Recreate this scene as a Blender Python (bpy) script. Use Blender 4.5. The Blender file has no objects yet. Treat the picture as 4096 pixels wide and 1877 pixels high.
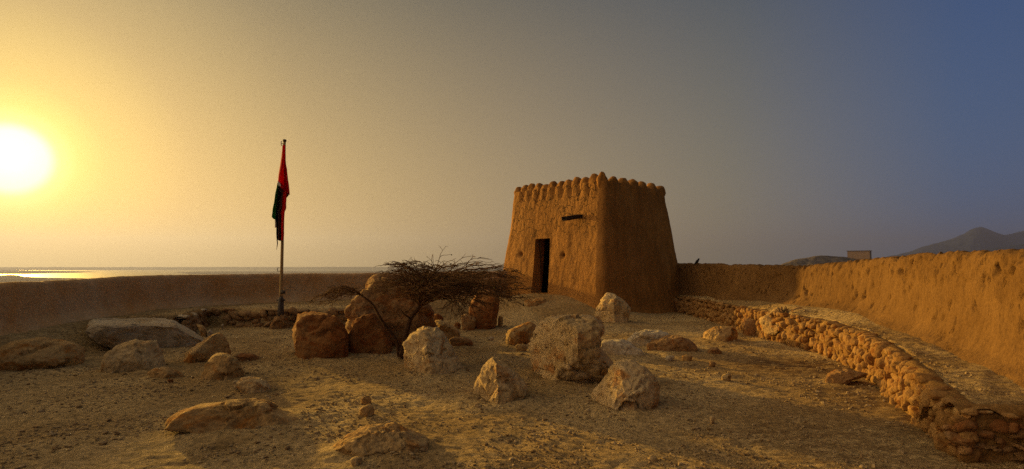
import bpy, bmesh, math, random
import numpy as np
from mathutils import Vector, Matrix

R = math.radians
C = bpy.context.scene.collection
rng = np.random.default_rng(11)
random.seed(5)

# ------------------------------------------------------------------ camera
W, H = 4096.0, 1877.0
HFOV = R(84.0)
F = (W / 2) / math.tan(HFOV / 2)
HOR = 1063.0                                   # horizon row in the photograph
PITCH = math.atan((HOR - H / 2) / F)
EYE = np.array([0.0, 0.0, 1.6])
cd = bpy.data.cameras.new('camera')
cam = bpy.data.objects.new('camera', cd)
C.objects.link(cam)
cam.location = EYE
cam.rotation_euler = (math.pi / 2 + PITCH, 0, 0)
cd.sensor_width = 36.0
cd.lens = 18.0 / math.tan(HFOV / 2)
cd.clip_start = 0.05
cd.clip_end = 90000
bpy.context.scene.camera = cam
cp, sp = math.cos(PITCH), math.sin(PITCH)


def ray(px, py):
    u, v = (px - W / 2) / F, (H / 2 - py) / F
    return np.array([u, cp - v * sp, sp + v * cp])


def at_y(px, py, Y):
    d = ray(px, py)
    return EYE + d * (Y / d[1])


def at_z(px, py, z):
    d = ray(px, py)
    return EYE + d * ((z - EYE[2]) / d[2])


def project(p):
    d = np.asarray(p, float) - EYE
    zc = d[1] * cp + d[2] * sp
    yc = -d[1] * sp + d[2] * cp
    return W / 2 + F * d[0] / zc, H / 2 - F * yc / zc


# ------------------------------------------------------------------ noise
def _hash(i, j, k, seed):
    h = (i * 374761393 + j * 668265263 + k * 2147483647 + seed * 1274126177) & 0xFFFFFFFF
    h = ((h ^ (h >> 13)) * 1274126177) & 0xFFFFFFFF
    h = ((h ^ (h >> 16)) * 2246822519) & 0xFFFFFFFF
    return h ^ (h >> 15)


def pn(P, seed=0):
    P = np.asarray(P, float)
    I = np.floor(P).astype(np.int64)
    f = P - I
    u = f * f * f * (f * (f * 6 - 15) + 10)
    out = 0
    for dx in (0, 1):
        wx = u[:, 0] if dx else 1 - u[:, 0]
        for dy in (0, 1):
            wy = u[:, 1] if dy else 1 - u[:, 1]
            for dz in (0, 1):
                wz = u[:, 2] if dz else 1 - u[:, 2]
                h = _hash(I[:, 0] + dx, I[:, 1] + dy, I[:, 2] + dz, seed)
                gx = (h & 1023) / 511.5 - 1
                gy = ((h >> 10) & 1023) / 511.5 - 1
                gz = ((h >> 20) & 1023) / 511.5 - 1
                out = out + wx * wy * wz * (gx * (f[:, 0] - dx) + gy * (f[:, 1] - dy) + gz * (f[:, 2] - dz))
    return out * 1.5


def fbm(P, seed=0, oct=4, gain=0.5):
    P = np.asarray(P, float)
    s, a, t = 0, 1.0, 0
    for o in range(oct):
        s = s + a * pn(P * 2 ** o + o * 17.3, seed + o)
        t += a
        a *= gain
    return s / t


def ridged(P, seed=0, oct=4, gain=0.5):
    P = np.asarray(P, float)
    s, a, t = 0, 1.0, 0
    for o in range(oct):
        s = s + a * (1 - np.abs(pn(P * 2 ** o + o * 9.1, seed + o)) * 2)
        t += a
        a *= gain
    return s / t


def facets(P, seed=0):
    """piecewise planar noise: every cell is a small tilted plane, with steps between"""
    P = np.asarray(P, float)
    I = np.floor(P).astype(np.int64)
    best = np.full(len(P), 1e9); val = np.zeros(len(P)); second = np.full(len(P), 1e9)
    for dx in (-1, 0, 1):
        for dy in (-1, 0, 1):
            for dz in (-1, 0, 1):
                a, b, c = I[:, 0] + dx, I[:, 1] + dy, I[:, 2] + dz
                h = _hash(a, b, c, seed); g = _hash(a, b, c, seed + 77)
                fp = np.stack([a + (h & 1023) / 1023., b + ((h >> 10) & 1023) / 1023., c + ((h >> 20) & 1023) / 1023.], 1)
                d = P - fp
                dd = (d * d).sum(1)
                v = d[:, 0] * ((g & 1023) / 511.5 - 1) + d[:, 1] * (((g >> 10) & 1023) / 511.5 - 1) + d[:, 2] * (((g >> 20) & 1023) / 511.5 - 1) + ((g & 255) / 255. - .5) * .5
                m = dd < best
                second = np.where(m, best, np.minimum(second, dd))
                val = np.where(m, v, val)
                best = np.where(m, dd, best)
    edge = np.sqrt(second) - np.sqrt(best)
    return val, edge


def sstep(a, b, x):
    t = np.clip((x - a) / (b - a), 0, 1)
    return t * t * (3 - 2 * t)


# ------------------------------------------------------------------ object helpers
def tag(o, label=None, cat=None, group=None, kind=None):
    if label: o['label'] = label
    if cat: o['category'] = cat
    if group: o['group'] = group
    if kind: o['kind'] = kind
    return o


def empty(name, loc):
    o = bpy.data.objects.new(name, None)
    C.objects.link(o)
    o.location = tuple(loc)
    o.empty_display_size = 0.2
    return o


def link_mesh(name, V, Fc, mat, parent=None, loc=(0, 0, 0), smooth=True):
    """V are world coordinates; loc is the origin of the thing they belong to."""
    V = np.asarray(V, float) - np.asarray(loc, float)
    me = bpy.data.meshes.new(name)
    if isinstance(Fc, np.ndarray):
        n, k = Fc.shape
        me.vertices.add(len(V))
        me.vertices.foreach_set('co', V.astype(np.float32).ravel())
        me.loops.add(n * k)
        me.loops.foreach_set('vertex_index', Fc.astype(np.int32).ravel())
        me.polygons.add(n)
        me.polygons.foreach_set('loop_start', np.arange(0, n * k, k, dtype=np.int32))
        me.update(calc_edges=True)
        me.validate()
    else:
        me.from_pydata(V.tolist(), [], [list(f) for f in Fc])
        me.update()
    me.polygons.foreach_set('use_smooth', [smooth] * len(me.polygons))
    me.materials.append(mat)
    o = bpy.data.objects.new(name, me)
    C.objects.link(o)
    if parent is not None:
        o.parent = parent
    else:
        o.location = tuple(loc)
    return o


def grid_faces(nr, nc, close=False):
    r = np.arange(nr - 1)[:, None]
    c = np.arange(nc if close else nc - 1)[None, :]
    c2 = (c + 1) % nc
    a = r * nc + c
    b = r * nc + c2
    return np.stack([a, b, b + nc, a + nc], -1).reshape(-1, 4)


class MB:
    """collects pieces into one mesh"""
    def __init__(self):
        self.V, self.F, self.n = [], [], 0

    def add(self, V, Fc):
        V = np.asarray(V, float)
        for f in Fc:
            self.F.append([int(i) + self.n for i in f])
        self.V.append(V)
        self.n += len(V)

    def tube(self, pts, rad, sides=6, cap=True):
        pts = np.asarray(pts, float)
        n = len(pts)
        rad = np.broadcast_to(np.asarray(rad, float), (n,))
        T = np.gradient(pts, axis=0)
        T /= np.linalg.norm(T, axis=1)[:, None] + 1e-9
        ref = np.array([0, 0, 1.0]) if abs(T[0, 2]) < .9 else np.array([1.0, 0, 0])
        A = np.cross(T, ref)
        A /= np.linalg.norm(A, axis=1)[:, None] + 1e-9
        B = np.cross(T, A)
        ang = np.linspace(0, 2 * math.pi, sides, endpoint=False)
        V = (pts[:, None, :] + rad[:, None, None] * (np.cos(ang)[None, :, None] * A[:, None, :]
             + np.sin(ang)[None, :, None] * B[:, None, :])).reshape(-1, 3)
        Fc = grid_faces(n, sides, True).tolist()
        if cap:
            Fc.append(list(range(sides))[::-1])
            Fc.append([(n - 1) * sides + i for i in range(sides)])
        self.add(V, Fc)

    def box(self, c, ax, ay, az):
        c, ax, ay, az = [np.asarray(v, float) for v in (c, ax, ay, az)]
        V = [c + sx * ax + sy * ay + sz * az for sz in (-1, 1) for sy in (-1, 1) for sx in (-1, 1)]
        self.add(V, [(0, 2, 3, 1), (4, 5, 7, 6), (0, 1, 5, 4), (2, 6, 7, 3), (0, 4, 6, 2), (1, 3, 7, 5)])

    def build(self, name, mat, parent=None, loc=(0, 0, 0), smooth=True):
        return link_mesh(name, np.concatenate(self.V), self.F, mat, parent, loc, smooth)


_ico = {}


def ico(s):
    if s not in _ico:
        bm = bmesh.new()
        bmesh.ops.create_icosphere(bm, subdivisions=s, radius=1)
        bm.verts.ensure_lookup_table()
        V = np.array([v.co[:] for v in bm.verts])
        Fc = np.array([[v.index for v in f.verts] for f in bm.faces])
        bm.free()
        _ico[s] = (V / np.linalg.norm(V, axis=1)[:, None], Fc)
    return _ico[s]


# ------------------------------------------------------------------ materials
class NT:
    def __init__(self, name):
        self.m = bpy.data.materials.new(name)
        self.m.use_nodes = True
        self.t = self.m.node_tree
        self.t.nodes.clear()
        self.out = self.t.nodes.new('ShaderNodeOutputMaterial')
        self.b = self.t.nodes.new('ShaderNodeBsdfPrincipled')
        self.t.links.new(self.b.outputs[0], self.out.inputs[0])
        self.b.inputs['Roughness'].default_value = .95
        self.b.inputs['Specular IOR Level'].default_value = .12
        tc = self.n('ShaderNodeTexCoord')
        oi = self.n('ShaderNodeObjectInfo')
        mu = self.n('ShaderNodeMath', operation='MULTIPLY')
        self.l(oi.outputs['Random'], mu.inputs[0]); mu.inputs[1].default_value = 40
        ad = self.n('ShaderNodeVectorMath', operation='ADD')
        self.l(tc.outputs['Object'], ad.inputs[0]); self.l(mu.outputs[0], ad.inputs[1])
        self.co = ad.outputs[0]
        self.raw = tc.outputs['Object']

    def n(self, t, **k):
        x = self.t.nodes.new(t)
        for a, v in k.items():
            setattr(x, a, v)
        return x

    def l(self, a, b):
        self.t.links.new(a, b)

    def put(self, s, v):
        if hasattr(v, 'is_linked') or hasattr(v, 'links'):
            self.l(v, s)
        else:
            s.default_value = v

    def scale(self, v, s):
        m = self.n('ShaderNodeMapping')
        self.l(v, m.inputs[0]); m.inputs['Scale'].default_value = s
        return m.outputs[0]

    def noise(self, scale, detail=6, rough=.6, vec=None, dist=0):
        x = self.n('ShaderNodeTexNoise')
        self.l(vec or self.co, x.inputs['Vector'])
        x.inputs['Scale'].default_value = scale
        x.inputs['Detail'].default_value = detail
        x.inputs['Roughness'].default_value = rough
        x.inputs['Distortion'].default_value = dist
        return x.outputs['Fac']

    def voro(self, scale, feature='F1', vec=None, out='Distance', rnd=1):
        x = self.n('ShaderNodeTexVoronoi', feature=feature)
        self.l(vec or self.co, x.inputs['Vector'])
        x.inputs['Scale'].default_value = scale
        x.inputs['Randomness'].default_value = rnd
        return x.outputs[out]

    def rng(self, v, a, b, c=0., d=1., smooth=True):
        x = self.n('ShaderNodeMapRange')
        x.interpolation_type = 'SMOOTHSTEP' if smooth else 'LINEAR'
        self.l(v, x.inputs[0])
        for i, q in enumerate((a, b, c, d)):
            x.inputs[i + 1].default_value = q
        return x.outputs[0]

    def mix(self, f, a, b, mode='MIX'):
        x = self.n('ShaderNodeMix', data_type='RGBA', blend_type=mode)
        self.put(x.inputs[0], f)
        for s, v in ((x.inputs[6], a), (x.inputs[7], b)):
            if isinstance(v, tuple):
                s.default_value = (*v, 1)
            else:
                self.l(v, s)
        return x.outputs[2]

    def math(self, op, a, b=0.):
        x = self.n('ShaderNodeMath', operation=op)
        self.put(x.inputs[0], a); self.put(x.inputs[1], b)
        return x.outputs[0]

    def bump(self, h, dist, strength=1., prev=None):
        x = self.n('ShaderNodeBump')
        self.l(h, x.inputs['Height'])
        x.inputs['Distance'].default_value = dist
        x.inputs['Strength'].default_value = strength
        if prev: self.l(prev, x.inputs['Normal'])
        return x.outputs[0]

    def done(self, col, normal=None):
        self.put(self.b.inputs['Base Color'], (*col, 1) if isinstance(col, tuple) else col)
        if normal: self.l(normal, self.b.inputs['Normal'])
        return self.m


def rock_mat(name, c1, c2, stain, amount=.5, pit=1., bump=1.):
    t = NT(name)
    big = t.noise(1.6, 5, .6, dist=.6)
    col = t.mix(t.rng(big, .35, .65), c1, c2)
    st = t.noise(2.3, 6, .62, vec=t.scale(t.co, (1, 1, 1.7)), dist=1.0)
    col = t.mix(t.rng(st, .62 - .22 * amount, .78 - .2 * amount), col, stain)
    fine = t.noise(22, 8, .7)
    col = t.mix(.8, col, t.mix(t.rng(fine, .25, .75), (.5, .48, .45), (1.3, 1.3, 1.3)), 'MULTIPLY')
    pits = t.voro(7.5, 'SMOOTH_F1', vec=t.scale(t.co, (1, 1, 1.3)))
    pm = t.noise(3.0, 3)
    pf = t.math('MULTIPLY', t.rng(pits, .30, .12), t.rng(pm, .46, .62))
    col = t.mix(t.math('MULTIPLY', pf, .6 * pit), col, (.10, .045, .015))
    n1 = t.noise(5, 10, .68)
    n2 = t.noise(30, 6, .7)
    h = t.math('ADD', t.math('MULTIPLY', n1, 1.0), t.math('MULTIPLY', n2, .22))
    h = t.math('SUBTRACT', h, t.math('MULTIPLY', pf, .45 * pit))
    return t.done(col, t.bump(h, .10 * bump, .9))


def mud_mat(name, c1, c2, cracks=False, streak=1.0):
    t = NT(name)
    big = t.noise(.9, 5, .6, vec=t.raw, dist=.5)
    col = t.mix(t.rng(big, .3, .7), c1, c2)
    streaks = t.noise(3.2, 6, .65, vec=t.scale(t.raw, (1, 1, .28)))
    col = t.mix(.5 * streak, col, t.mix(t.rng(streaks, .3, .7), (.55, .5, .42), (1.3, 1.28, 1.2)), 'MULTIPLY')
    fine = t.noise(26, 7, .7, vec=t.raw)
    col = t.mix(.55, col, t.mix(t.rng(fine, .28, .72), (.55, .52, .48), (1.25, 1.25, 1.25)), 'MULTIPLY')
    dents = t.voro(9, 'F1', vec=t.scale(t.raw, (1, 1, .55)))
    dm = t.noise(2.0, 4, .6, vec=t.raw)
    df = t.math('MULTIPLY', t.rng(dents, .2, .07), t.rng(dm, .5, .66))
    col = t.mix(t.math('MULTIPLY', df, .55), col, (.09, .042, .012))
    h = t.math('ADD', t.noise(6, 9, .66, vec=t.scale(t.raw, (1, 1, .6))), t.math('MULTIPLY', fine, .25))
    h = t.math('SUBTRACT', h, t.math('MULTIPLY', df, .35))
    if cracks:
        wob = t.n('ShaderNodeTexNoise'); t.l(t.raw, wob.inputs['Vector']); wob.inputs['Scale'].default_value = 3.5
        wv = t.n('ShaderNodeVectorMath', operation='MULTIPLY_ADD')
        t.l(wob.outputs['Color'], wv.inputs[0]); wv.inputs[1].default_value = (.35, .35, .35); t.l(t.raw, wv.inputs[2])
        ed = t.voro(3.6, 'DISTANCE_TO_EDGE', vec=t.scale(wv.outputs[0], (1.15, 1.15, .8)))
        sep = t.n('ShaderNodeSeparateXYZ'); t.l(t.raw, sep.inputs[0])
        at_ = t.n('ShaderNodeAttribute'); at_.attribute_name = 'crack_face'
        zone = t.math('MULTIPLY', t.rng(sep.outputs[2], 2.3, 3.0), at_.outputs['Fac'])
        cr = t.math('MULTIPLY', t.rng(ed, .05, .008), zone)
        cr = t.math('MULTIPLY', cr, t.rng(t.noise(1.6, 3, .5, vec=t.raw), .36, .5))
        col = t.mix(t.math('MULTIPLY', cr, .7), col, (.05, .022, .006))
        h = t.math('SUBTRACT', h, t.math('MULTIPLY', cr, .5))
    return t.done(col, t.bump(h, .075, .9))


M = {}
M['pale'] = rock_mat('pale_limestone', (.62, .48, .27), (.52, .37, .18), (.42, .21, .065), .45)
M['tan'] = rock_mat('tan_limestone', (.52, .36, .165), (.45, .28, .11), (.40, .175, .04), .6)
M['gold'] = rock_mat('golden_limestone', (.64, .475, .255), (.55, .385, .175), (.44, .21, .065), .45, 1., 1.25)
M['grey'] = rock_mat('grey_limestone', (.58, .50, .36), (.48, .38, .24), (.38, .23, .10), .35, .6)
M['brown'] = rock_mat('brown_stone', (.36, .225, .105), (.30, .17, .07), (.28, .115, .035), .6, .8)
M['rust'] = rock_mat('rust_stone', (.33, .165, .058), (.27, .12, .04), (.24, .08, .02), .8, .7)
M['mud'] = mud_mat('ochre_mud_plaster', (.41, .205, .058), (.335, .158, .040), cracks=True)
M['wallmud'] = mud_mat('perimeter_mud_plaster', (.215, .122, .045), (.155, .084, .029), streak=.5)
M['leftmud'] = mud_mat('weathered_mud_plaster', (.56, .32, .125), (.60, .43, .25), streak=.35)


def simple_mat(name, col, rough=.8, spec=.2, bump=0, scale=20, var=.25, metal=0):
    t = NT(name)
    n = t.noise(scale, 6, .65)
    lo = tuple(c * (1 - var) for c in col); hi = tuple(c * (1 + var) for c in col)
    c = t.mix(t.rng(n, .3, .7), lo, hi)
    t.b.inputs['Roughness'].default_value = rough
    t.b.inputs['Specular IOR Level'].default_value = spec
    t.b.inputs['Metallic'].default_value = metal
    return t.done(c, t.bump(n, bump, .8) if bump else None)


def ground_mat():
    t = NT('stony_soil')
    big = t.noise(.35, 5, .6, vec=t.raw, dist=.4)
    col = t.mix(t.rng(big, .42, .58), (.52, .385, .19), (.38, .26, .115))
    mid = t.noise(1.7, 6, .65, vec=t.raw)
    col = t.mix(t.math('MULTIPLY', t.rng(mid, .52, .68), .5), col, (.20, .13, .055))
    fine = t.noise(16, 8, .75, vec=t.raw)
    col = t.mix(.85, col, t.mix(t.rng(fine, .3, .7), (.42, .40, .36), (1.45, 1.42, 1.35)), 'MULTIPLY')
    cell = t.n('ShaderNodeTexVoronoi'); t.l(t.raw, cell.inputs['Vector']); cell.inputs['Scale'].default_value = 24
    sepc = t.n('ShaderNodeSeparateColor'); t.l(cell.outputs['Color'], sepc.inputs[0])
    peb = t.math('MULTIPLY', t.rng(cell.outputs['Distance'], .42, .25), t.rng(sepc.outputs[0], .6, .75))
    col = t.mix(t.math('MULTIPLY', peb, .4), col, t.mix(sepc.outputs[1], (.14, .09, .045), (.50, .40, .26)))
    # stain of dark debris by the kerb, plus foreground shade painted on the soil
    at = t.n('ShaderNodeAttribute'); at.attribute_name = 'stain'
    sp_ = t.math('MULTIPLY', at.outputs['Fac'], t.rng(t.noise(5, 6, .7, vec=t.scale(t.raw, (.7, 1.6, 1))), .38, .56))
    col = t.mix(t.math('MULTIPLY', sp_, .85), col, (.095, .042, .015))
    h = t.math('ADD', t.math('MULTIPLY', t.noise(7, 9, .7, vec=t.raw), 1.0), t.math('MULTIPLY', peb, .22))
    h = t.math('ADD', h, t.math('MULTIPLY', fine, .4))
    return t.done(col, t.bump(h, .075, 1.))


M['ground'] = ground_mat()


def stonewall_mat(name, c1, c2, c3):
    t = NT(name)
    g = t.n('ShaderNodeNewGeometry')
    ri = g.outputs['Random Per Island']
    col = t.mix(t.rng(ri, 0, 1, smooth=False), c1, c2)
    n = t.noise(6, 6, .65)
    col = t.mix(t.rng(n, .48, .66), col, c3)
    fine = t.noise(30, 7, .7)
    col = t.mix(.7, col, t.mix(t.rng(fine, .28, .72), (.55, .52, .48), (1.3, 1.3, 1.3)), 'MULTIPLY')
    h = t.math('ADD', t.noise(12, 8, .68), t.math('MULTIPLY', fine, .3))
    return t.done(col, t.bump(h, .04, .9))


M['earth'] = rock_mat('bedding_earth', (.33, .20, .075), (.27, .155, .05), (.22, .10, .03), .5, .5)
M['stones'] = stonewall_mat('rubble_stones', (.28, .155, .052), (.38, .23, .09), (.25, .11, .03))
M['stones_dark'] = stonewall_mat('weathered_rubble', (.26, .15, .065), (.36, .23, .11), (.20, .10, .04))
M['gravel'] = stonewall_mat('gravel_chips', (.22, .145, .07), (.52, .40, .23), (.32, .21, .10))
M['wood'] = simple_mat('old_dark_wood', (.045, .032, .025), .85, .15, .01, 30, .4)
M['bark'] = simple_mat('acacia_bark', (.085, .045, .022), .9, .1, .015, 25, .45)
M['twig'] = simple_mat('dry_twigs', (.16, .088, .038), .9, .08, 0, 20, .5)
M['leaf'] = simple_mat('dusty_leaf', (.075, .075, .022), .9, .1, 0, 9, .5)
def cloth(name, col):
    m = simple_mat(name, col, .9, .1, .006, 60, .18)
    t = m.node_tree
    b = [n for n in t.nodes if n.type == 'BSDF_PRINCIPLED'][0]; o = [n for n in t.nodes if n.type == 'OUTPUT_MATERIAL'][0]
    tr = t.nodes.new('ShaderNodeBsdfTranslucent'); mx = t.nodes.new('ShaderNodeMixShader')
    t.links.new(b.inputs['Base Color'].links[0].from_socket, tr.inputs[0])
    mx.inputs[0].default_value = .5
    t.links.new(b.outputs[0], mx.inputs[1]); t.links.new(tr.outputs[0], mx.inputs[2]); t.links.new(mx.outputs[0], o.inputs[0])
    return m


M['pole'] = simple_mat('weathered_pole_paint', (.33, .215, .09), .7, .2, .004, 14, .25)
M['iron'] = simple_mat('dark_iron', (.06, .045, .035), .6, .4, .004, 40, .4)
M['red'] = cloth('red_cloth', (.62, .012, .01))
M['black'] = simple_mat('black_cloth', (.050, .017, .015), .9, .1, .006, 60, .3)
M['green'] = cloth('green_cloth', (.012, .15, .02))
M['white'] = simple_mat('white_cloth', (.58, .52, .44), .9, .1, .006, 60, .12)
M['bird'] = simple_mat('black_plumage', (.016, .014, .014), .7, .25, 0, 20, .3)
M['dark'] = simple_mat('unlit_room', (.05, .025, .01), .95, .05)  # darkness of the unlit interior put into the wall colour
M['fort'] = simple_mat('far_fort_plaster', (.36, .24, .13), .95, .1, 0, .3, .15)
M['roofslab'] = simple_mat('far_fort_roof', (.18, .13, .09), .95, .1, 0, .3, .15)
M['ridge'] = simple_mat('far_ridge_rock', (.12, .10, .08), 1.0, 0.0, 1.5, .05, .5)
M['mount'] = simple_mat('mountain_haze_rock', (.028, .037, .055), 1.0, 0.0, 12, .006, .4)  # bluish distance haze put into the dark rock colour
M['mudflat'] = simple_mat('mudflat_silt', (.17, .13, .075), 1.0, 0.0, 0, .002, .3)
M['scrub'] = simple_mat('far_scrub', (.07, .07, .03), 1.0, 0.0, 0, .05, .4)


def water_mat():
    t = NT('lagoon_water')
    t.b.inputs['Roughness'].default_value = .5
    t.b.inputs['Specular IOR Level'].default_value = .5
    n = t.noise(.02, 4, .5, vec=t.raw)
    return t.done((.05, .055, .05), t.bump(n, .4, .25))


M['water'] = water_mat()

# ------------------------------------------------------------------ plan of the court
LW = np.array([(-9.3, -6), (-8.9, 2.5), (-8.45, 7.0), (-8.55, 9.45), (-8.97, 11.4), (-9.28, 14.1), (-8.9, 16.3), (-7.34, 17.9), (-4.3, 19.8), (-.1, 21.6)])
LWT = np.array([1.29, 1.29, 1.29, 1.295, 1.30, 1.35, 1.34, 1.345, 1.335, 1.40])
RW = np.array([(5.7, 21.2), (6.12, 18.9), (6.3, 17.2), (6.6, 14.8), (6.78, 13.2), (6.84, 12.0), (6.62, 10.3), (6.0, 8.1), (5.35, 6.2), (4.9, 4.7), (4.4, 2.5), (4.3, -.5)])
RWT = np.array([1.63, 1.63, 1.61, 1.56, 1.555, 1.635, 1.70, 1.745, 1.72, 1.68, 1.7, 1.7])
LT_EDGE = [(-7.7, 4.5), (-7.75, 9.0), (-7.95, 11.6), (-7.35, 12.8), (-8.12, 15.2), (-5.98, 14.65), (-4.5, 14.85), (-3.2, 15.9), (-1.2, 18.6), (0.4, 20.3)]
RT_EDGE = [(5.62, 20.2), (5.72, 18.9), (5.74, 16.7), (5.68, 14.1), (5.45, 11.9), (5.66, 10.5), (5.27, 8.73), (4.78, 7.33), (4.13, 5.84), (3.80, 5.0), (3.74, 4.78)]


def smooth_path(pts, extra=None, n=200):
    pts = np.asarray(pts, float)
    d = np.r_[0, np.cumsum(np.linalg.norm(np.diff(pts, axis=0), axis=1))]
    s = np.linspace(0, d[-1], n)
    # Catmull-Rom style: interpolate, then soften
    out = np.stack([np.interp(s, d, pts[:, k]) for k in range(pts.shape[1])], 1)
    ex = np.interp(s, d, extra) if extra is not None else None
    for _ in range(3):
        w = max(3, n // 40)
        ker = np.ones(2 * w + 1) / (2 * w + 1)
        pad = np.pad(out, ((w, w), (0, 0)), mode='reflect', reflect_type='odd')
        out = np.stack([np.convolve(pad[:, k], ker, 'valid') for k in range(out.shape[1])], 1)
        if ex is not None:
            ex = np.convolve(np.pad(ex, w, mode='reflect', reflect_type='odd'), ker, 'valid')
    return out, ex


def poly_sd(X, Y, poly):
    """signed distance, positive inside"""
    poly = np.asarray(poly, float)
    P = np.stack([X, Y], 1)
    best = np.full(len(P), 1e9)
    inside = np.zeros(len(P), bool)
    for i in range(len(poly)):
        a, b = poly[i], poly[(i + 1) % len(poly)]
        ab = b - a
        t = np.clip(((P - a) @ ab) / (ab @ ab), 0, 1)
        best = np.minimum(best, np.linalg.norm(P - a - t[:, None] * ab, axis=1))
        cond = ((a[1] > P[:, 1]) != (b[1] > P[:, 1]))
        with np.errstate(divide='ignore', invalid='ignore'):
            xi = (b[0] - a[0]) * (P[:, 1] - a[1]) / (b[1] - a[1] + 1e-12) + a[0]
        inside ^= cond & (P[:, 0] < xi)
    return np.where(inside, best, -best)


LT_POLY = LT_EDGE + [(0.4, 24), (-12, 24), (-12, 4.5)]
RT_POLY = RT_EDGE + [(9.5, 4.78), (9.5, 20.4)]
COURT = [tuple(p) for p in LW] + [(2.7, 25.0)] + [tuple(p) for p in RW]
DOOR_XY = (1.25, 19.6)


FOOT = []                                    # boulder footprints: soil is banked up round them


def ground_z(X, Y, detail=True):
    X = np.asarray(X, float); Y = np.asarray(Y, float)
    z = np.zeros_like(X)
    near = (np.abs(X) < 40) & (Y > -40) & (Y < 60)
    x, y = X[near], Y[near]
    P = np.stack([x, y, 0 * x], 1)
    h = .05 * fbm(P * .45, 3, 3)
    dl = poly_sd(x, y, LT_POLY)
    soft = np.maximum(sstep(13.0, 11.2, y), sstep(-4.4, -3.2, x))
    wl = .16 + 1.25 * soft
    h = h + .47 * sstep(-wl * .5, wl * .5, dl - .04)
    dr = poly_sd(x, y, RT_POLY)
    rz = np.interp(y, [4.5, 5.2, 6, 8, 12, 14, 20], [.42, .43, .49, .58, .62, .57, .55])
    rz = rz + .11 * sstep(.1, .8, dr) * sstep(9, 11, y)
    h = h + rz * sstep(-.05, .07, dr - .11)
    dd = np.hypot(x - DOOR_XY[0], y - DOOR_XY[1])
    mound = .62 * sstep(3.9, .5, dd)
    inL = sstep(-.7, .7, dl)
    h = np.where(dr > -.05, h, np.maximum(h, mound * (1 - .0 * inL)))
    if detail:
        for fx, fy, fr in FOOT:
            m = (np.abs(x - fx) < fr * 2.6) & (np.abs(y - fy) < fr * 2.6)
            if m.any():
                dd_ = np.hypot(x[m] - fx, y[m] - fy) / fr
                h[m] += min(.045, .09 * fr) * np.exp(-((dd_ - .85) / .42) ** 2) * (1 + .8 * fbm(P[m] * 2.5, 55, 2))
        h = h + .028 * fbm(P * 2.2, 8, 4) + .016 * ridged(P * 5.5, 21, 3) * sstep(.0, 1, 1) + .010 * fbm(P * 14, 5, 2)
    z[near] = h
    dc = np.full_like(X, -1e9)
    dc[near] = poly_sd(x, y, COURT)
    out = np.where(near, np.maximum(0, -dc - .5), np.hypot(X, Y - 8) - 12)
    fall = np.minimum(out * .6, 71.2)
    return np.where(out > 0, z - fall, z)


def build_ground():
    def axis(core, lim):
        a = list(core)
        st = a[-1] - a[-2]
        while a[-1] < lim:
            st *= 1.16
            a.append(a[-1] + st)
        st = a[1] - a[0]
        b = []
        q = a[0]
        while q > -lim:
            st *= 1.16
            q -= st
            b.append(q)
        return np.array(b[::-1] + a)
    xs = axis(np.arange(-10, 9.5, .05), 18000)
    y0 = [3.2]
    while y0[-1] < 22.5:
        y0.append(y0[-1] + max(.022, .0042 * y0[-1]))
    ys = axis(y0, 18000)
    X, Y = np.meshgrid(xs, ys)
    Z = ground_z(X.ravel(), Y.ravel())
    V = np.stack([X.ravel(), Y.ravel(), Z], 1)
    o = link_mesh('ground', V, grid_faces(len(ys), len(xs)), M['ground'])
    tag(o, kind='structure')
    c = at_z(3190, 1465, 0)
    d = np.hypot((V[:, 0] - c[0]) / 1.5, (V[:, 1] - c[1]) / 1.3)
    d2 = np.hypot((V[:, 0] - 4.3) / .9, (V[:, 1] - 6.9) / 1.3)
    shade_d = np.hypot((V[:, 0] - 2.9) / 2.3, (V[:, 1] - 5.2) / 1.5)  # shade of the near right foreground, painted into the soil colour
    st = np.maximum(np.maximum(sstep(1.0, .25, d), .7 * sstep(1, .3, d2)), .55 * sstep(1, .2, shade_d))
    at = o.data.attributes.new('stain', 'FLOAT', 'POINT')  # debris stain by the kerb plus the painted foreground shade
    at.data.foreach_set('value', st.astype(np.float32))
    return o



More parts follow.
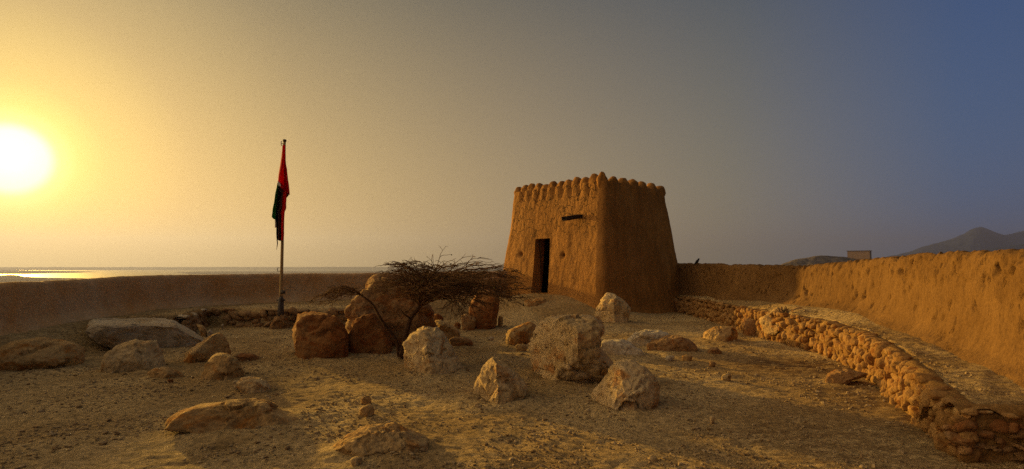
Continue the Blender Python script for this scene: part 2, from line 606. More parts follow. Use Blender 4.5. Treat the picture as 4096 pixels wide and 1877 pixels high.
# ------------------------------------------------------------------ perimeter walls
def perimeter_wall(name, path, tops, side, label, mat, clods, seed, npath=900, rough=0.):
    """side=+1: the court lies to the right of the walking direction"""
    p, tz = smooth_path(path, tops, npath)
    T = np.gradient(p, axis=0)
    T /= np.linalg.norm(T, axis=1)[:, None]
    Nin = np.stack([T[:, 1], -T[:, 0]], 1) * side           # towards the court
    bz = ground_z(p[:, 0] + Nin[:, 0] * .4, p[:, 1] + Nin[:, 1] * .4, False)
    rows = []
    #  (offset towards court, height fraction, metres added)
    prof = [(.42, 0, -.35), (.36, 0, -.05), (.25, 0, .03), (.15, 0, .10), (.085, .12, .08), (.055, .25, .05), (.035, .4, .02), (.02, .55, 0), (.01, .68, 0),
            (-.0, .78, 0), (-.01, .86, 0), (-.025, .92, 0), (-.05, .965, 0), (-.09, .99, 0), (-.14, 1.0, 0), (-.20, .995, 0), (-.26, .975, 0),
            (-.31, .94, 0), (-.34, .88, 0), (-.36, .75, 0), (-.38, .5, 0), (-.42, .0, 0), (-.5, 0, -1.2)]
    prof = np.array(prof)
    pp = np.interp(np.linspace(0, len(prof) - 1, 60), np.arange(len(prof)), prof[:, 0])
    pf = np.interp(np.linspace(0, len(prof) - 1, 60), np.arange(len(prof)), prof[:, 1])
    pm = np.interp(np.linspace(0, len(prof) - 1, 60), np.arange(len(prof)), prof[:, 2])
    for o_, f_, m_ in zip(pp, pf, pm):
        z = bz + f_ * (tz - bz) + m_
        rows.append(np.stack([p[:, 0] + Nin[:, 0] * o_, p[:, 1] + Nin[:, 1] * o_, z], 1))
    V = np.stack(rows, 0)
    flat = V.reshape(-1, 3)
    N3 = np.tile(np.c_[Nin, np.zeros(len(p))], (len(pp), 1))
    topw = np.repeat(sstep(.72, .98, pf), len(p))
    d = .030 * fbm(flat * 1.6, seed, 4) + .012 * fbm(flat * 7, seed + 5, 3)
    if rough:
        tw = np.repeat(sstep(.55, .9, pf), len(p))
        d = d + rough * (.030 * (ridged(flat * np.array([3.2, 3.2, 4.5]), seed + 20, 5) - .5) * (.35 + 1.3 * tw) + .03 * facets(flat * 6, seed)[0] * (.2 + tw) - .07 * sstep(.30, .5, fbm(flat * 6.5, seed + 30, 2)))
    flat = flat + N3 * d[:, None]
    flat[:, 2] += topw * (.025 * fbm(flat * 1.3, seed + 9, 3) + clods * ridged(flat * 3.6, seed + 2, 4))
    o = link_mesh(name, flat, grid_faces(len(pp), len(p)), mat, loc=(p[len(p) // 2][0], p[len(p) // 2][1], 0))
    return tag(o, label, 'wall')


perimeter_wall('mud_wall', LW, LWT, 1, 'low smooth brown mud parapet curving behind the flagpole and in front of the lagoon', M['leftmud'], .012, 31)
perimeter_wall('mud_wall', RW, RWT, 1, 'tall rough ochre mud wall in sunlight above the stone edged terrace, with a bird on it', M['wallmud'], .075, 47, rough=1.)

# ------------------------------------------------------------------ watchtower
TT = np.array([(2.93, 18.0), (.085, 22.1), (2.69, 24.7), (5.54, 20.6)])      # front corner, left, rear, right (top)
TB = np.array([(2.72, 17.5), (-.70, 21.95), (3.05, 25.3), (6.44, 20.45)])
TZ = 4.32


def tower_corner(i, z):
    f = np.clip(z / TZ, -.2, 1.1)
    p = TB[i] + (TT[i] - TB[i]) * f
    c = (TB.mean(0) * (1 - f) + TT.mean(0) * f)
    fl = .26 * math.exp(-max(z, 0) / .38) + .10 * math.exp(-((z - 3.7) / .5) ** 2) * .25
    d = p - c
    return p + d / np.linalg.norm(d) * fl


def face_pt(i, s, z):
    a, b = tower_corner(i, z), tower_corner((i + 1) % 4, z)
    q = a + (b - a) * s
    return np.array([q[0], q[1], z])


def face_solve(i, px, py):
    """point of face i seen at a pixel -> (s, z)"""
    s, z = .5, 2.0
    for _ in range(60):
        P = face_pt(i, s, z)
        x, y = project(P)
        xs, ys = project(face_pt(i, s + .01, z))
        xz, yz = project(face_pt(i, s, z + .05))
        J = np.array([[(xs - x) / .01, (xz - x) / .05], [(ys - y) / .01, (yz - y) / .05]])
        ds, dz = np.linalg.solve(J, np.array([px - x, py - y]))
        s += float(np.clip(ds, -.2, .2)); z += float(np.clip(dz, -.5, .5))
    return s, z


s_a, z_top_ = face_solve(0, 2200, 953)
s_b, _ = face_solve(0, 2141, 953)
_, z_sill = face_solve(0, 2160, 1174)
DS0, DS1 = min(s_a, s_b), max(s_a, s_b)
DZ0, DZ1 = z_sill, z_top_
HOLES = [face_solve(0, 2084, 1018), face_solve(0, 2252, 1022)]
SPOUT = face_solve(0, 2322, 865)


def build_tower():
    loc = np.array([2.9, 21.0, 0.0])
    root = empty('watchtower', loc)
    tag(root, 'square ochre mud watchtower with scalloped battlements, a dark doorway and sloping sides', 'tower')
    s_sill = face_solve(0, 2160, 1174)[0]; sd_ = (DS0 + DS1) / 2
    zs = np.unique(np.r_[np.linspace(-.4, TZ, 120), DZ0, DZ1])
    zs = zs[(np.abs(zs - DZ0) > .012) | (zs == DZ0)]
    zs = zs[(np.abs(zs - DZ1) > .012) | (zs == DZ1)]
    s0 = np.linspace(.06, .94, 100)
    s0 = np.unique(np.r_[s0[(np.abs(s0 - DS0) > .006) & (np.abs(s0 - DS1) > .006)], DS0, DS1])
    s1 = np.linspace(.06, .94, 60)
    cols = []                                                  # (kind, face, s)
    for i in range(4):
        for s in (s0 if i == 0 else s1):
            cols.append((0, i, s))
        for a in np.linspace(0, 1, 9)[1:-1]:
            cols.append((1, i, a))
    nc = len(cols)
    V = np.zeros((len(zs), nc, 3))
    N = np.zeros((len(zs), nc, 3))
    for r, z in enumerate(zs):
        cs = [tower_corner(i, z) for i in range(4)]
        cen = sum(cs) / 4
        for c, (k, i, s) in enumerate(cols):
            a, b, d_ = cs[i], cs[(i + 1) % 4], cs[(i + 2) % 4]
            if k == 0:
                se = s
                if i == 0:                                      # the doorway stands upright in the leaning wall
                    se = s + (s_sill - sd_) * float(np.clip((DZ1 - z) / (DZ1 - DZ0), 0, 1.25)) * math.exp(-((s - sd_) / .2) ** 2)
                q = a + (b - a) * se
                t = (b - a) / np.linalg.norm(b - a)
                n = np.array([t[1], -t[0]])
            else:
                p0 = a + (b - a) * .94; p2 = b + (d_ - b) * .06
                q = p0 * (1 - s) ** 2 + b * 2 * s * (1 - s) + p2 * s * s
                n = q - cen
                n /= np.linalg.norm(n)
            if (q - cen) @ n < 0:
                n = -n
            V[r, c] = (q[0], q[1], z)
            N[r, c, :2] = n
    flat, nf = V.reshape(-1, 3), N.reshape(-1, 3)
    disp = .045 * fbm(flat * .7, 60, 2) + .014 * fbm(flat * np.array([5, 5, 2.2]), 61, 3) + .012 * fbm(flat * np.array([13, 13, 7]), 66, 3)
    # flutes running down between the battlements
    fl = np.zeros((len(zs), nc))
    cnt = {0: 11, 3: 6}
    for c, (k, i, s) in enumerate(cols):
        if k == 0:
            n = cnt.get(i, 8)
            fl[:, c] = np.abs(np.cos(math.pi * s * n)) ** .6
        else:
            fl[:, c] = 1
    amp = sstep(3.72, 4.25, zs)[:, None]
    disp = disp + (.10 * amp * (fl - .6)).ravel()
    # keep the door edges straight
    dm = np.array([[(cols[c][0] == 0 and cols[c][1] == 0 and abs(cols[c][2] - (DS0 + DS1) / 2) < (DS1 - DS0) * .55 and DZ0 - .05 < z < DZ1 + .05)
                    for c in range(nc)] for z in zs]).ravel()
    disp = np.where(dm, disp * .4, disp)
    for (hs, hz) in HOLES:
        hp = face_pt(0, hs, hz)
        dd = np.linalg.norm(flat - hp, axis=1)
        disp -= .30 * sstep(.085, .035, dd) + .03 * sstep(.16, .08, dd)
    flat = flat + nf * disp[:, None]
    lift = np.array([(.13 * s if i == 0 else (.13 * (1 - s) if i == 1 else 0)) if k == 0 else (.13 if i == 0 else 0) for (k, i, s) in cols])
    flat[:, 2] += (np.clip((zs - 2.6) / (TZ - 2.6), 0, 1)[:, None] * lift[None, :]).ravel()
    keep = []
    for r in range(len(zs) - 1):
        zc = (zs[r] + zs[r + 1]) / 2
        for c in range(nc):
            c2 = (c + 1) % nc
            k, i, s = cols[c]
            k2, i2, s2 = cols[c2]
            if k == 0 and i == 0 and k2 == 0 and i2 == 0 and DS0 - 1e-6 <= (s + s2) / 2 <= DS1 + 1e-6 and DZ0 < zc < DZ1:
                continue
            keep.append((r * nc + c, r * nc + c2, (r + 1) * nc + c2, (r + 1) * nc + c))
    mb = MB()
    mb.add(flat, keep)
    # parapet inside and roof deck
    top = flat[-nc:]
    cen = top.mean(0)
    inner = cen + (top - cen) * .88
    deck = inner.copy(); deck[:, 2] = TZ - .5
    mb.add(np.r_[top, inner], [(i, (i + 1) % nc, nc + (i + 1) % nc, nc + i) for i in range(nc)])
    mb.add(np.r_[inner, deck], [(i, (i + 1) % nc, nc + (i + 1) % nc, nc + i) for i in range(nc)])
    mb.add(deck, [list(range(nc))])
    ow = mb.build('wall', M['mud'], root, loc)
    ca_ = np.array([1. if (k == 0 and i == 0) else .12 for (k, i, s) in cols] * len(zs) + [.1] * (nc * 5))
    av = ow.data.attributes.new('crack_face', 'FLOAT', 'POINT')
    av.data.foreach_set('value', ca_[:len(ow.data.vertices)].astype(np.float32))
    # door reveal and the dark room behind it
    t2 = face_pt(0, DS1, 1) - face_pt(0, DS0, 1)
    t2 /= np.linalg.norm(t2)
    nin = np.array([-t2[1], t2[0], 0.0])
    if nin[:2] @ (TB.mean(0) - face_pt(0, .5, 1)[:2]) < 0: nin = -nin
    jd = .46
    zz = np.linspace(DZ0, DZ1, 14)
    cset = [c for c in range(nc) if cols[c][0] == 0 and cols[c][1] == 0]
    ca = [c for c in cset if abs(cols[c][2] - DS0) < 1e-9][0]
    cb = [c for c in cset if abs(cols[c][2] - DS1) < 1e-9][0]
    ra = int(np.argmin(np.abs(zs - DZ0))); rb = int(np.argmin(np.abs(zs - DZ1)))
    G = flat.reshape(len(zs), nc, 3)
    rv = MB()
    ring = [G[r, ca] for r in range(ra, rb + 1)] + [G[rb, c] for c in range(ca + 1, cb + 1)] + [G[r, cb] for r in range(rb - 1, ra - 1, -1)] + [G[ra, c] for c in range(cb - 1, ca, -1)]
    ring = np.array(ring)
    steps = 6
    rows = []
    for k in range(steps + 1):
        q = ring + nin * (jd * k / steps)
        if 0 < k:
            q = q + (.015 * fbm(q * 5, 71, 2))[:, None] * t2
        rows.append(q)
    rv.add(np.concatenate(rows), grid_faces(steps + 1, len(ring), True).tolist())
    rv.build('door_reveal', M['mud'], root, loc)
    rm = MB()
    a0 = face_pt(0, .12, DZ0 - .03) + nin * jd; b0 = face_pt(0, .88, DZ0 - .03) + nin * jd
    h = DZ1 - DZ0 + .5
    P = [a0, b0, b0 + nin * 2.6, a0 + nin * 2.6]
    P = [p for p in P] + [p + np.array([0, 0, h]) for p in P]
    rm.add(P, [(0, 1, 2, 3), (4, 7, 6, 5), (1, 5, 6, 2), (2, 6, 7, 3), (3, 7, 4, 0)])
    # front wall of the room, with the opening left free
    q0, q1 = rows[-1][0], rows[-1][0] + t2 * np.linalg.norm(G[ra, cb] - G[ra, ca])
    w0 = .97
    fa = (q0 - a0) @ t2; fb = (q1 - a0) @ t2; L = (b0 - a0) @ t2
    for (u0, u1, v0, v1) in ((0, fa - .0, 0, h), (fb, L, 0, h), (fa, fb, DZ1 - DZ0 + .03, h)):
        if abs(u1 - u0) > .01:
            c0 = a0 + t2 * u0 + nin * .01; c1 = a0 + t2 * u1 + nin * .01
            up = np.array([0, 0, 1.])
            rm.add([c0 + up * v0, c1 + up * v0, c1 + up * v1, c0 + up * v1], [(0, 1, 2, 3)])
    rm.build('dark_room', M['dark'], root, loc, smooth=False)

    # battlements: lumps of mud along the two faces that show
    Vi, Fi = ico(4)

    def merlon(c, tdir, nout, w, h, seed):
        k = .7
        S = np.sign(Vi) * np.abs(Vi) ** k
        q = np.stack([S[:, 0] * w * .5, S[:, 1] * .19, S[:, 2] * h * .5], 1)
        tt = (q[:, 2] / (h * .5) + 1) / 2
        shr = 1 - .42 * sstep(.35, 1.0, tt)
        q[:, 0] *= shr
        q[:, 1] *= 1 - .25 * tt
        P = c + q[:, :1] * tdir + q[:, 1:2] * nout + q[:, 2:3] * np.array([0, 0, 1.])
        P = P + nout * 0
        P = P + (.05 * fbm(P * 5 + seed * 3.1, 80 + seed, 4))[:, None] * (S @ np.stack([tdir, nout, (0, 0, 1)]))
        m = MB(); m.add(P, Fi)
        m.build('merlon', M['mud'], root, loc)

    def row(i, n, skip0, rise):
        a, b = tower_corner(i, TZ), tower_corner((i + 1) % 4, TZ)
        t = (b - a) / np.linalg.norm(b - a)
        n_ = np.array([t[1], -t[0]])
        mid = (a + b) / 2
        if n_ @ (mid - TT.mean(0)) < 0: n_ = -n_
        L = np.linalg.norm(b - a)
        for k in range(n + 1):
            if skip0 and k == (0 if i == 0 else n):
                continue
            s = k / n
            s = .028 + s * .944 + random.uniform(-.006, .006)
            q = a + (b - a) * s - n_ * .145
            hh = .47 + random.uniform(-.05, .05)
            merlon(np.array([q[0], q[1], TZ - .0 + (.13 * s if i == 0 else 0) + random.uniform(-.03, .03)]), np.array([t[0], t[1], 0]), np.array([n_[0], n_[1], 0]), L / n * random.uniform(.88, 1.02), hh, k + i * 20)
    row(0, 11, True, 0)
    row(3, 6, True, 0)
    cpt = tower_corner(0, TZ)
    dcen = cpt - TT.mean(0); dcen /= np.linalg.norm(dcen)
    q = cpt - dcen * .27
    merlon(np.array([q[0], q[1], TZ - .0]), np.array([-dcen[1], dcen[0], 0]), np.array([dcen[0], dcen[1], 0]), .40, .60, 77)

    # wooden water spout
    p0 = face_pt(0, *SPOUT)
    out = -nin
    t = t2
    dn = out * .97 + np.array([0, 0, -.16])
    dn /= np.linalg.norm(dn)
    up = np.cross(t, dn); up = up if up[2] > 0 else -up
    sm = MB()
    Ls = .86
    c = p0 + dn * (Ls / 2 - .12)
    sm.box(c - up * .05, t * .095, dn * (Ls / 2), up * .022)
    sm.box(c + t * .085 + up * .012, t * .022, dn * (Ls / 2 + .02), up * .055)
    sm.box(c - t * .085 + up * .006, t * .022, dn * (Ls / 2 - .01), up * .05)
    sp_o = sm.build('water_spout', M['wood'], root, loc, smooth=False)
    bv = sp_o.modifiers.new('bevel', 'BEVEL'); bv.width = .008; bv.segments = 2
    return root


build_tower()

# ------------------------------------------------------------------ retaining walls of rubble stone
def stone_facing(mb, path, z0, z1, seed, size=(.13, .26), lean=.06, gap=None, sub=2, rowh=(.10, .17), grow=False):
    rg = np.random.default_rng(seed)
    path = np.asarray(path, float)
    d = np.r_[0, np.cumsum(np.linalg.norm(np.diff(path, axis=0), axis=1))]
    Vi, Fi = ico(sub)

    def at(s):
        p = np.array([np.interp(s, d, path[:, 0]), np.interp(s, d, path[:, 1])])
        e = .15
        q = np.array([np.interp(min(s + e, d[-1]), d, path[:, k]) for k in (0, 1)]) - np.array([np.interp(max(s - e, 0), d, path[:, k]) for k in (0, 1)])
        q /= np.linalg.norm(q) + 1e-9
        return p, q
    zoff = -.08
    top = max(np.max(z1(path[:, 1])), .3)
    while zoff < top:
        rh = rg.uniform(*rowh)
        s = rg.uniform(-.1, 0)
        while s < d[-1]:
            yk = float(np.interp(at(np.clip(s, 0, d[-1]))[0][1], [5.2, 9], [.60, 1.15])) if grow else 1.
            w = size[0] * (size[1] / size[0]) ** rg.random() * yk
            sc = s + w / 2
            p, t = at(np.clip(sc, 0, d[-1]))
            zt = float(z1(np.array([p[1]]))[0]); zb = float(z0(p[0], p[1]))
            zc = zb + zoff + rh / 2 + rg.uniform(-.05, .05)
            s += w * .93
            if zc > zt - .075 or (gap and gap(p, zc)):
                continue
            n = np.array([t[1], -t[0]])
            k = rg.uniform(.6, .85)
            S = np.sign(Vi) * np.abs(Vi) ** k
            pl = rg.normal(0, 1, (11, 3)); pl /= np.linalg.norm(pl, axis=1)[:, None]
            S = S * np.minimum(1.25, (rg.uniform(.72, 1.0, 11)[None, :] / np.maximum(S @ pl.T, .05)).min(1))[:, None]
            a = rg.uniform(-.5, .5)
            ca, sa = math.cos(a), math.sin(a)
            dep = rg.uniform(.055, .10)
            u = S[:, 0] * w * rg.uniform(.46, .56); v = S[:, 2] * rh * rg.uniform(.46, .62)
            u, v = u * ca - v * sa, u * sa + v * ca
            o = S[:, 1] * dep
            inset = rg.uniform(-.045, .028) - lean * (zc - zb)
            P = np.stack([p[0] + t[0] * u + n[0] * (o + inset), p[1] + t[1] * u + n[1] * (o + inset), zc + v], 1)
            off = rg.uniform(0, 100, 3)
            nn = fbm(P * 14 + off, int(rg.integers(1000)), 3) * .025 + fbm(P * 3.5 + off, 7, 2) * .03
            P = P + nn[:, None] * np.stack([t[0] * S[:, 0] + n[0] * S[:, 1], t[1] * S[:, 0] + n[1] * S[:, 1], S[:, 2]], 1)
            mb.add(P, Fi)
        zoff += rh * .92


def mortar(mb, path, z0, z1, seed, lean=.06, back=.34, off=.03):
    """rough earth face that the rubble is bedded in, rolling over into the terrace top"""
    path = np.asarray(path, float)
    d = np.r_[0, np.cumsum(np.linalg.norm(np.diff(path, axis=0), axis=1))]
    n = int(d[-1] / .035) + 2
    q = np.linspace(0, d[-1], n)
    p = np.stack([np.interp(q, d, path[:, k]) for k in (0, 1)], 1)
    t = np.gradient(p, axis=0); t /= np.linalg.norm(t, axis=1)[:, None] + 1e-9
    nn = np.stack([t[:, 1], -t[:, 0]], 1)
    zt = z1(p[:, 1]); zb = np.zeros(n)
    rows = []
    for f in np.linspace(-.15, .94, 22):
        o = off - lean * f * (zt - zb) * 1.3 - (.03 if f > .9 else 0)
        rows.append(np.c_[p + nn * np.reshape(o, (-1, 1)), zb + f * (zt - zb)])
    for b, dz in ((.06, -.012), (.10, -.002), (.16, .0), (.24, -.045), (back, -.15), (back + .1, -.3)):
        rows.append(np.c_[p - nn * b, zt + dz])
    V = np.concatenate(rows)
    N3 = np.tile(np.c_[nn, np.zeros(n)], (len(rows), 1))
    dsp = .04 * fbm(V * 3.2, seed, 4) + .02 * facets(V * 7, seed)[0]
    V = V + N3 * dsp[:, None]
    V[:, 2] += .022 * fbm(V * 4, seed + 4, 3)
    mb.add(V, grid_faces(len(rows), n).tolist())


def coping(mb, path, z1, seed, size=(.2, .42), sub=3):
    rg = np.random.default_rng(seed)
    path = np.asarray(path, float)
    d = np.r_[0, np.cumsum(np.linalg.norm(np.diff(path, axis=0), axis=1))]
    Vi, Fi = ico(sub)
    s = 0.
    while s < d[-1]:
        w = rg.uniform(*size)
        sc = min(s + w / 2, d[-1])
        p = np.array([np.interp(sc, d, path[:, k]) for k in (0, 1)])
        q = np.array([np.interp(min(sc + .15, d[-1]), d, path[:, k]) for k in (0, 1)]) - np.array([np.interp(max(sc - .15, 0), d, path[:, k]) for k in (0, 1)])
        t = q / (np.linalg.norm(q) + 1e-9)
        n = np.array([t[1], -t[0]])
        s += w * rg.uniform(.9, 1.15)
        if rg.random() < .4: continue
        z = float(z1(np.array([p[1]]))[0]) - .028 + rg.uniform(-.02, .02)
        S = np.sign(Vi) * np.abs(Vi) ** .7
        pl = rg.normal(0, 1, (11, 3)) * np.array([1, 1, .6]); pl /= np.linalg.norm(pl, axis=1)[:, None]
        S = S * np.minimum(1.25, (rg.uniform(.7, 1.0, 11)[None, :] / np.maximum(S @ pl.T, .05)).min(1))[:, None]
        dep = rg.uniform(.06, .14); hh = rg.uniform(.022, .045)
        P = np.stack([S[:, 0] * w * .52, S[:, 1] * dep - dep * .55, S[:, 2] * hh], 1)
        P = np.stack([p[0] + t[0] * P[:, 0] + n[0] * P[:, 1], p[1] + t[1] * P[:, 0] + n[1] * P[:, 1], z + P[:, 2]], 1)
        nn = fbm(P * 5 + s * 3, seed, 4) * .06
        P = P + nn[:, None] * np.stack([t[0] * S[:, 0] + n[0] * S[:, 1], t[1] * S[:, 0] + n[1] * S[:, 1], S[:, 2] * .5], 1)
        mb.add(P, Fi)


def gz0(x, y):
    return 0.0


rzf = lambda y: np.interp(y, [4.5, 5.2, 6, 8, 12, 14, 20], [.42, .43, .49, .58, .62, .57, .55])
lzf = lambda y: np.full(np.shape(y), .47)


def dense(path, n=160, it=1):
    p, _ = smooth_path(path, None, n)
    return p


R1 = dense(RT_EDGE[:5], 120)            # court lies to the left of this direction -> outward normal
R2 = dense(RT_EDGE[4:], 160)


def flip(p):
    return p[::-1]


# right of walking direction is (ty,-tx); walking towards the camera the court is on the right-hand side
for path, lab, sd, size, rowh, sub in (
        (R1, 'far run of small rounded rubble stones edging the raised terrace next to the tower', 101, (.09, .17), (.10, .16), 2),
        (R2, 'near run of tall rubble stones edging the raised terrace, ending close to the camera', 102, (.08, .22), (.08, .16), 3)):
    loc = (path[len(path) // 2][0], path[len(path) // 2][1], 0)
    root = empty('retaining_wall', loc)
    tag(root, lab, 'stone wall', 'stone retaining walls of the terraces')
    mb = MB()
    stone_facing(mb, path, gz0, rzf, sd, size, rowh=rowh, sub=sub, grow=sd == 102)
    mb.build('facing', M['stones'], root, loc)
    mb = MB()
    mortar(mb, path, gz0, rzf, sd + 40, off=-.012 if sd == 101 else .024)
    mb.build('earth_bedding', M['earth'], root, loc)
    mb = MB()
    coping(mb, path, rzf, sd + 9, (.07, .17))
    mb.build('coping', M['stones'], root, loc)

# end of the near terrace, a dark rough face towards the camera
endp = np.array([(3.72, 4.80), (4.1, 4.72), (4.6, 4.68), (5.2, 4.7)])[::-1]
loc = (4.4, 4.7, 0)
root = empty('retaining_wall', loc)
tag(root, 'shadowed blocky end of the raised terrace in the near right corner', 'stone wall', 'stone retaining walls of the terraces')
mb = MB()
stone_facing(mb, flip(dense(endp, 60)), gz0, lambda y: np.full(np.shape(y), .38), 140, (.08, .24), rowh=(.05, .09), sub=3, lean=.1)
mb.build('facing', M['brown'], root, loc)
mb = MB()
mortar(mb, flip(dense(endp, 60)), gz0, lambda y: np.full(np.shape(y), .43), 190, back=.62)
mb.build('earth_bedding', M['earth'], root, loc)
mb = MB()
coping(mb, flip(dense(endp, 60)), lambda y: np.full(np.shape(y), .40), 150, (.09, .2))
mb.build('coping', M['tan'], root, loc)

# left terrace
L1 = np.array(LT_EDGE[3:5]); L2 = dense(LT_EDGE[4:8], 120)
niche = at_z(865, 1290, .12)
for path, lab, sd in ((L2, 'low dark rubble wall under the flagpole with a black hole near its left end', 111),
                      (np.array([(-7.25, 12.7), (-7.7, 13.9), (-8.08, 15.1)]), 'short tumbled rubble return wall beside the big flat boulder', 112)):
    # the court lies on the right-hand side when walking right along L2
    loc = (path[len(path) // 2][0], path[len(path) // 2][1], 0)
    root = empty('retaining_wall', loc)
    tag(root, lab, 'stone wall', 'stone retaining walls of the terraces')
    mb = MB()
    gap = (lambda p, z: abs(p[0] - niche[0]) < .22 and z < .26) if sd == 111 else None
    stone_facing(mb, path, gz0, lzf, sd, (.2, .42), rowh=(.09, .17), sub=2, gap=gap)
    mb.build('facing', M['stones_dark'], root, loc)
    if sd != 111:
        mb = MB()
        mortar(mb, path, gz0, lzf, sd + 40)
        mb.build('earth_bedding', M['earth'], root, loc)
    mb = MB()
    coping(mb, path, lzf, sd + 9, (.25, .5))
    mb.build('coping', M['stones_dark'] if sd == 111 else M['grey'], root, loc)

# ------------------------------------------------------------------ boulders
TR = {'T1': (0, 1200, .305), 'T2': (540, 1180, .3559), 'T3': (1120, 1080, .3898), 'T4': (1480, 990, .2966), 'T5': (1840, 1200, .4238),
      'T6': (2300, 1150, .466), 'T7': (2560, 1100, .339), 'T8': (600, 1560, .4658), 'A1': (0, 950, .7857), 'A2': (900, 950, .7853),
      'A5': (2500, 850, .6357), 'A3': (1900, 600, .6357), 'N': (0, 0, 1)}


def boulder(label, tr, pts, Y, depth, mat, seed, k=.62, cuts=(), rough=1., ncut=5, sub=5, sink=.22, strata=0., cat='boulder', name='boulder', group=None, zbase=None):
    ox, oy, sc = TR[tr]
    px = np.array([(ox + a * sc, oy + b * sc) for a, b in pts])
    cx = (px[:, 0].min() + px[:, 0].max()) / 2
    dh = ray(cx, HOR)
    dh = np.array([dh[0], dh[1], 0]); dh /= np.linalg.norm(dh)
    rt = np.array([dh[1], -dh[0], 0])
    D = Y * 1.0 / dh[1] + depth * .35                                # distance of the middle plane along the view direction
    P2 = []
    for x, y in px:
        d = ray(x, y)
        p = EYE + d * (D / (d @ dh))
        P2.append((p @ rt, p[2]))
    P2 = np.array(P2)
    ctr = np.array([(P2[:, 0].min() + P2[:, 0].max()) / 2, 0])
    ztop, zbot = P2[:, 1].max(), P2[:, 1].min()
    ctr[1] = zbot + (ztop - zbot) * .38
    gp = rt * ctr[0] + dh * D
    gz = float(ground_z([gp[0]], [gp[1]], False)[0]) if zbase is None else zbase
    if depth > .3:
        FOOT.append((gp[0], gp[1], .5 * math.sqrt((P2[:, 0].max() - P2[:, 0].min()) * depth)))
    # polar outline
    rel = P2 - ctr
    th = np.arctan2(rel[:, 1], rel[:, 0]); ra = np.hypot(rel[:, 0], rel[:, 1])
    # dense polygon for exact straight edges
    dense_t, dense_r = [], []
    for i in range(len(rel)):
        a, b = rel[i], rel[(i + 1) % len(rel)]
        for f in np.linspace(0, 1, 12, endpoint=False):
            q = a + (b - a) * f
            dense_t.append(math.atan2(q[1], q[0])); dense_r.append(math.hypot(*q))
    o = np.argsort(dense_t)
    dt = np.array(dense_t)[o]; dr = np.array(dense_r)[o]
    dt = np.r_[dt - 2 * math.pi, dt, dt + 2 * math.pi]; dr = np.r_[dr, dr, dr]
    Vi, Fi = ico(sub)
    wa, wd, wz = Vi[:, 0], Vi[:, 1], Vi[:, 2]
    s = np.sqrt(wa ** 2 + wz ** 2)
    ang = np.arctan2(wz, wa)
    rad = np.interp(ang, dt, dr)
    sk = s ** k
    dk = np.sign(wd) * np.abs(wd) ** k
    L = np.stack([rad * np.cos(ang) * sk, dk * depth * .5, rad * np.sin(ang) * sk], 1)
    size = np.array([P2[:, 0].max() - P2[:, 0].min(), depth, ztop - zbot])
    sz = float(np.cbrt(np.prod(size)))
    rg = np.random.default_rng(seed)
    allc = list(cuts)
    for _ in range(ncut):
        n = np.array([rg.normal(0, .55), -abs(rg.normal(.8, .3)), rg.normal(.15, .5)])
        n /= np.linalg.norm(n)
        allc.append((n[0], n[1], n[2], rg.uniform(.72, .95)))
    for _ in range(14):
        n = rg.normal(0, 1, 3); n[2] = abs(n[2]) * .8; n /= np.linalg.norm(n)
        allc.append((n[0], n[1], n[2], rg.uniform(.94, .99)))
    for _ in range(3):
        n = np.array([rg.normal(0, .6), abs(rg.normal(.8, .3)), rg.normal(.15, .4)]); n /= np.linalg.norm(n)
        allc.append((n[0], n[1], n[2], rg.uniform(.75, .95)))
    hs = size / 2
    for (a, b, c, off) in allc:
        n = np.array([a, b, c], float); n /= np.linalg.norm(n)
        sup = float((L @ n).max())
        dd = L @ n - off * sup
        wob = (fbm(L / sz * 2.2 + seed, seed + 3, 3) * .085 + fbm(L / sz * 9 + seed, seed + 4, 2) * .02) * sz
        m = np.maximum(dd + wob, 0)
        L = L - (m * .96)[:, None] * n
    # sink the foot into the soil
    foot = zbot - gz + sink
    low = np.clip(-L[:, 2] / max(ctr[1] - zbot, .01), 0, 1)
    L[:, 2] -= low * max(foot, .05)
    # displacement
    Nn = L / (np.linalg.norm(L, axis=1)[:, None] + 1e-9)
    Q = L / sz + seed * 7.7
    d = .055 * fbm(Q * 2.0, seed, 3) + .036 * (ridged(Q * 3.4, seed + 11, 5, .55) - .62) * rough + .018 * fbm(Q * 10, seed + 5, 4, .6) * rough
    Qw = Q + .12 * np.stack([fbm(Q * 3, seed + 31, 2), fbm(Q * 3, seed + 32, 2), fbm(Q * 3, seed + 33, 2)], 1)
    f1, e1 = facets(Qw * np.array([2.1, 2.1, 2.9]), seed)
    f2, e2 = facets(Qw * np.array([5.2, 5.2, 6.5]), seed + 3)
    d += .060 * f1 + .016 * rough * f2 - .016 * sstep(.06, .0, e1) * rough - .005 * sstep(.1, .0, e2)
    if strata:
        zz = Q[:, 2] * 5.5 + .5 * fbm(Q * 1.5, seed, 2) + Q[:, 0] * 1.0
        d += strata * (np.abs((zz % 1) - .5) - .25) * .12
    L = L + Nn * (d * sz * .9)[:, None]
    P = L[:, :1] * rt + L[:, 1:2] * dh + L[:, 2:3] * np.array([0, 0, 1.]) + rt * ctr[0] + dh * D + np.array([0, 0, ctr[1]])
    ob = link_mesh(name, P, Fi, mat, loc=(gp[0], gp[1], gz))
    return tag(ob, label, cat, group)


G1 = 'limestone boulders lying about the court'
B = boulder
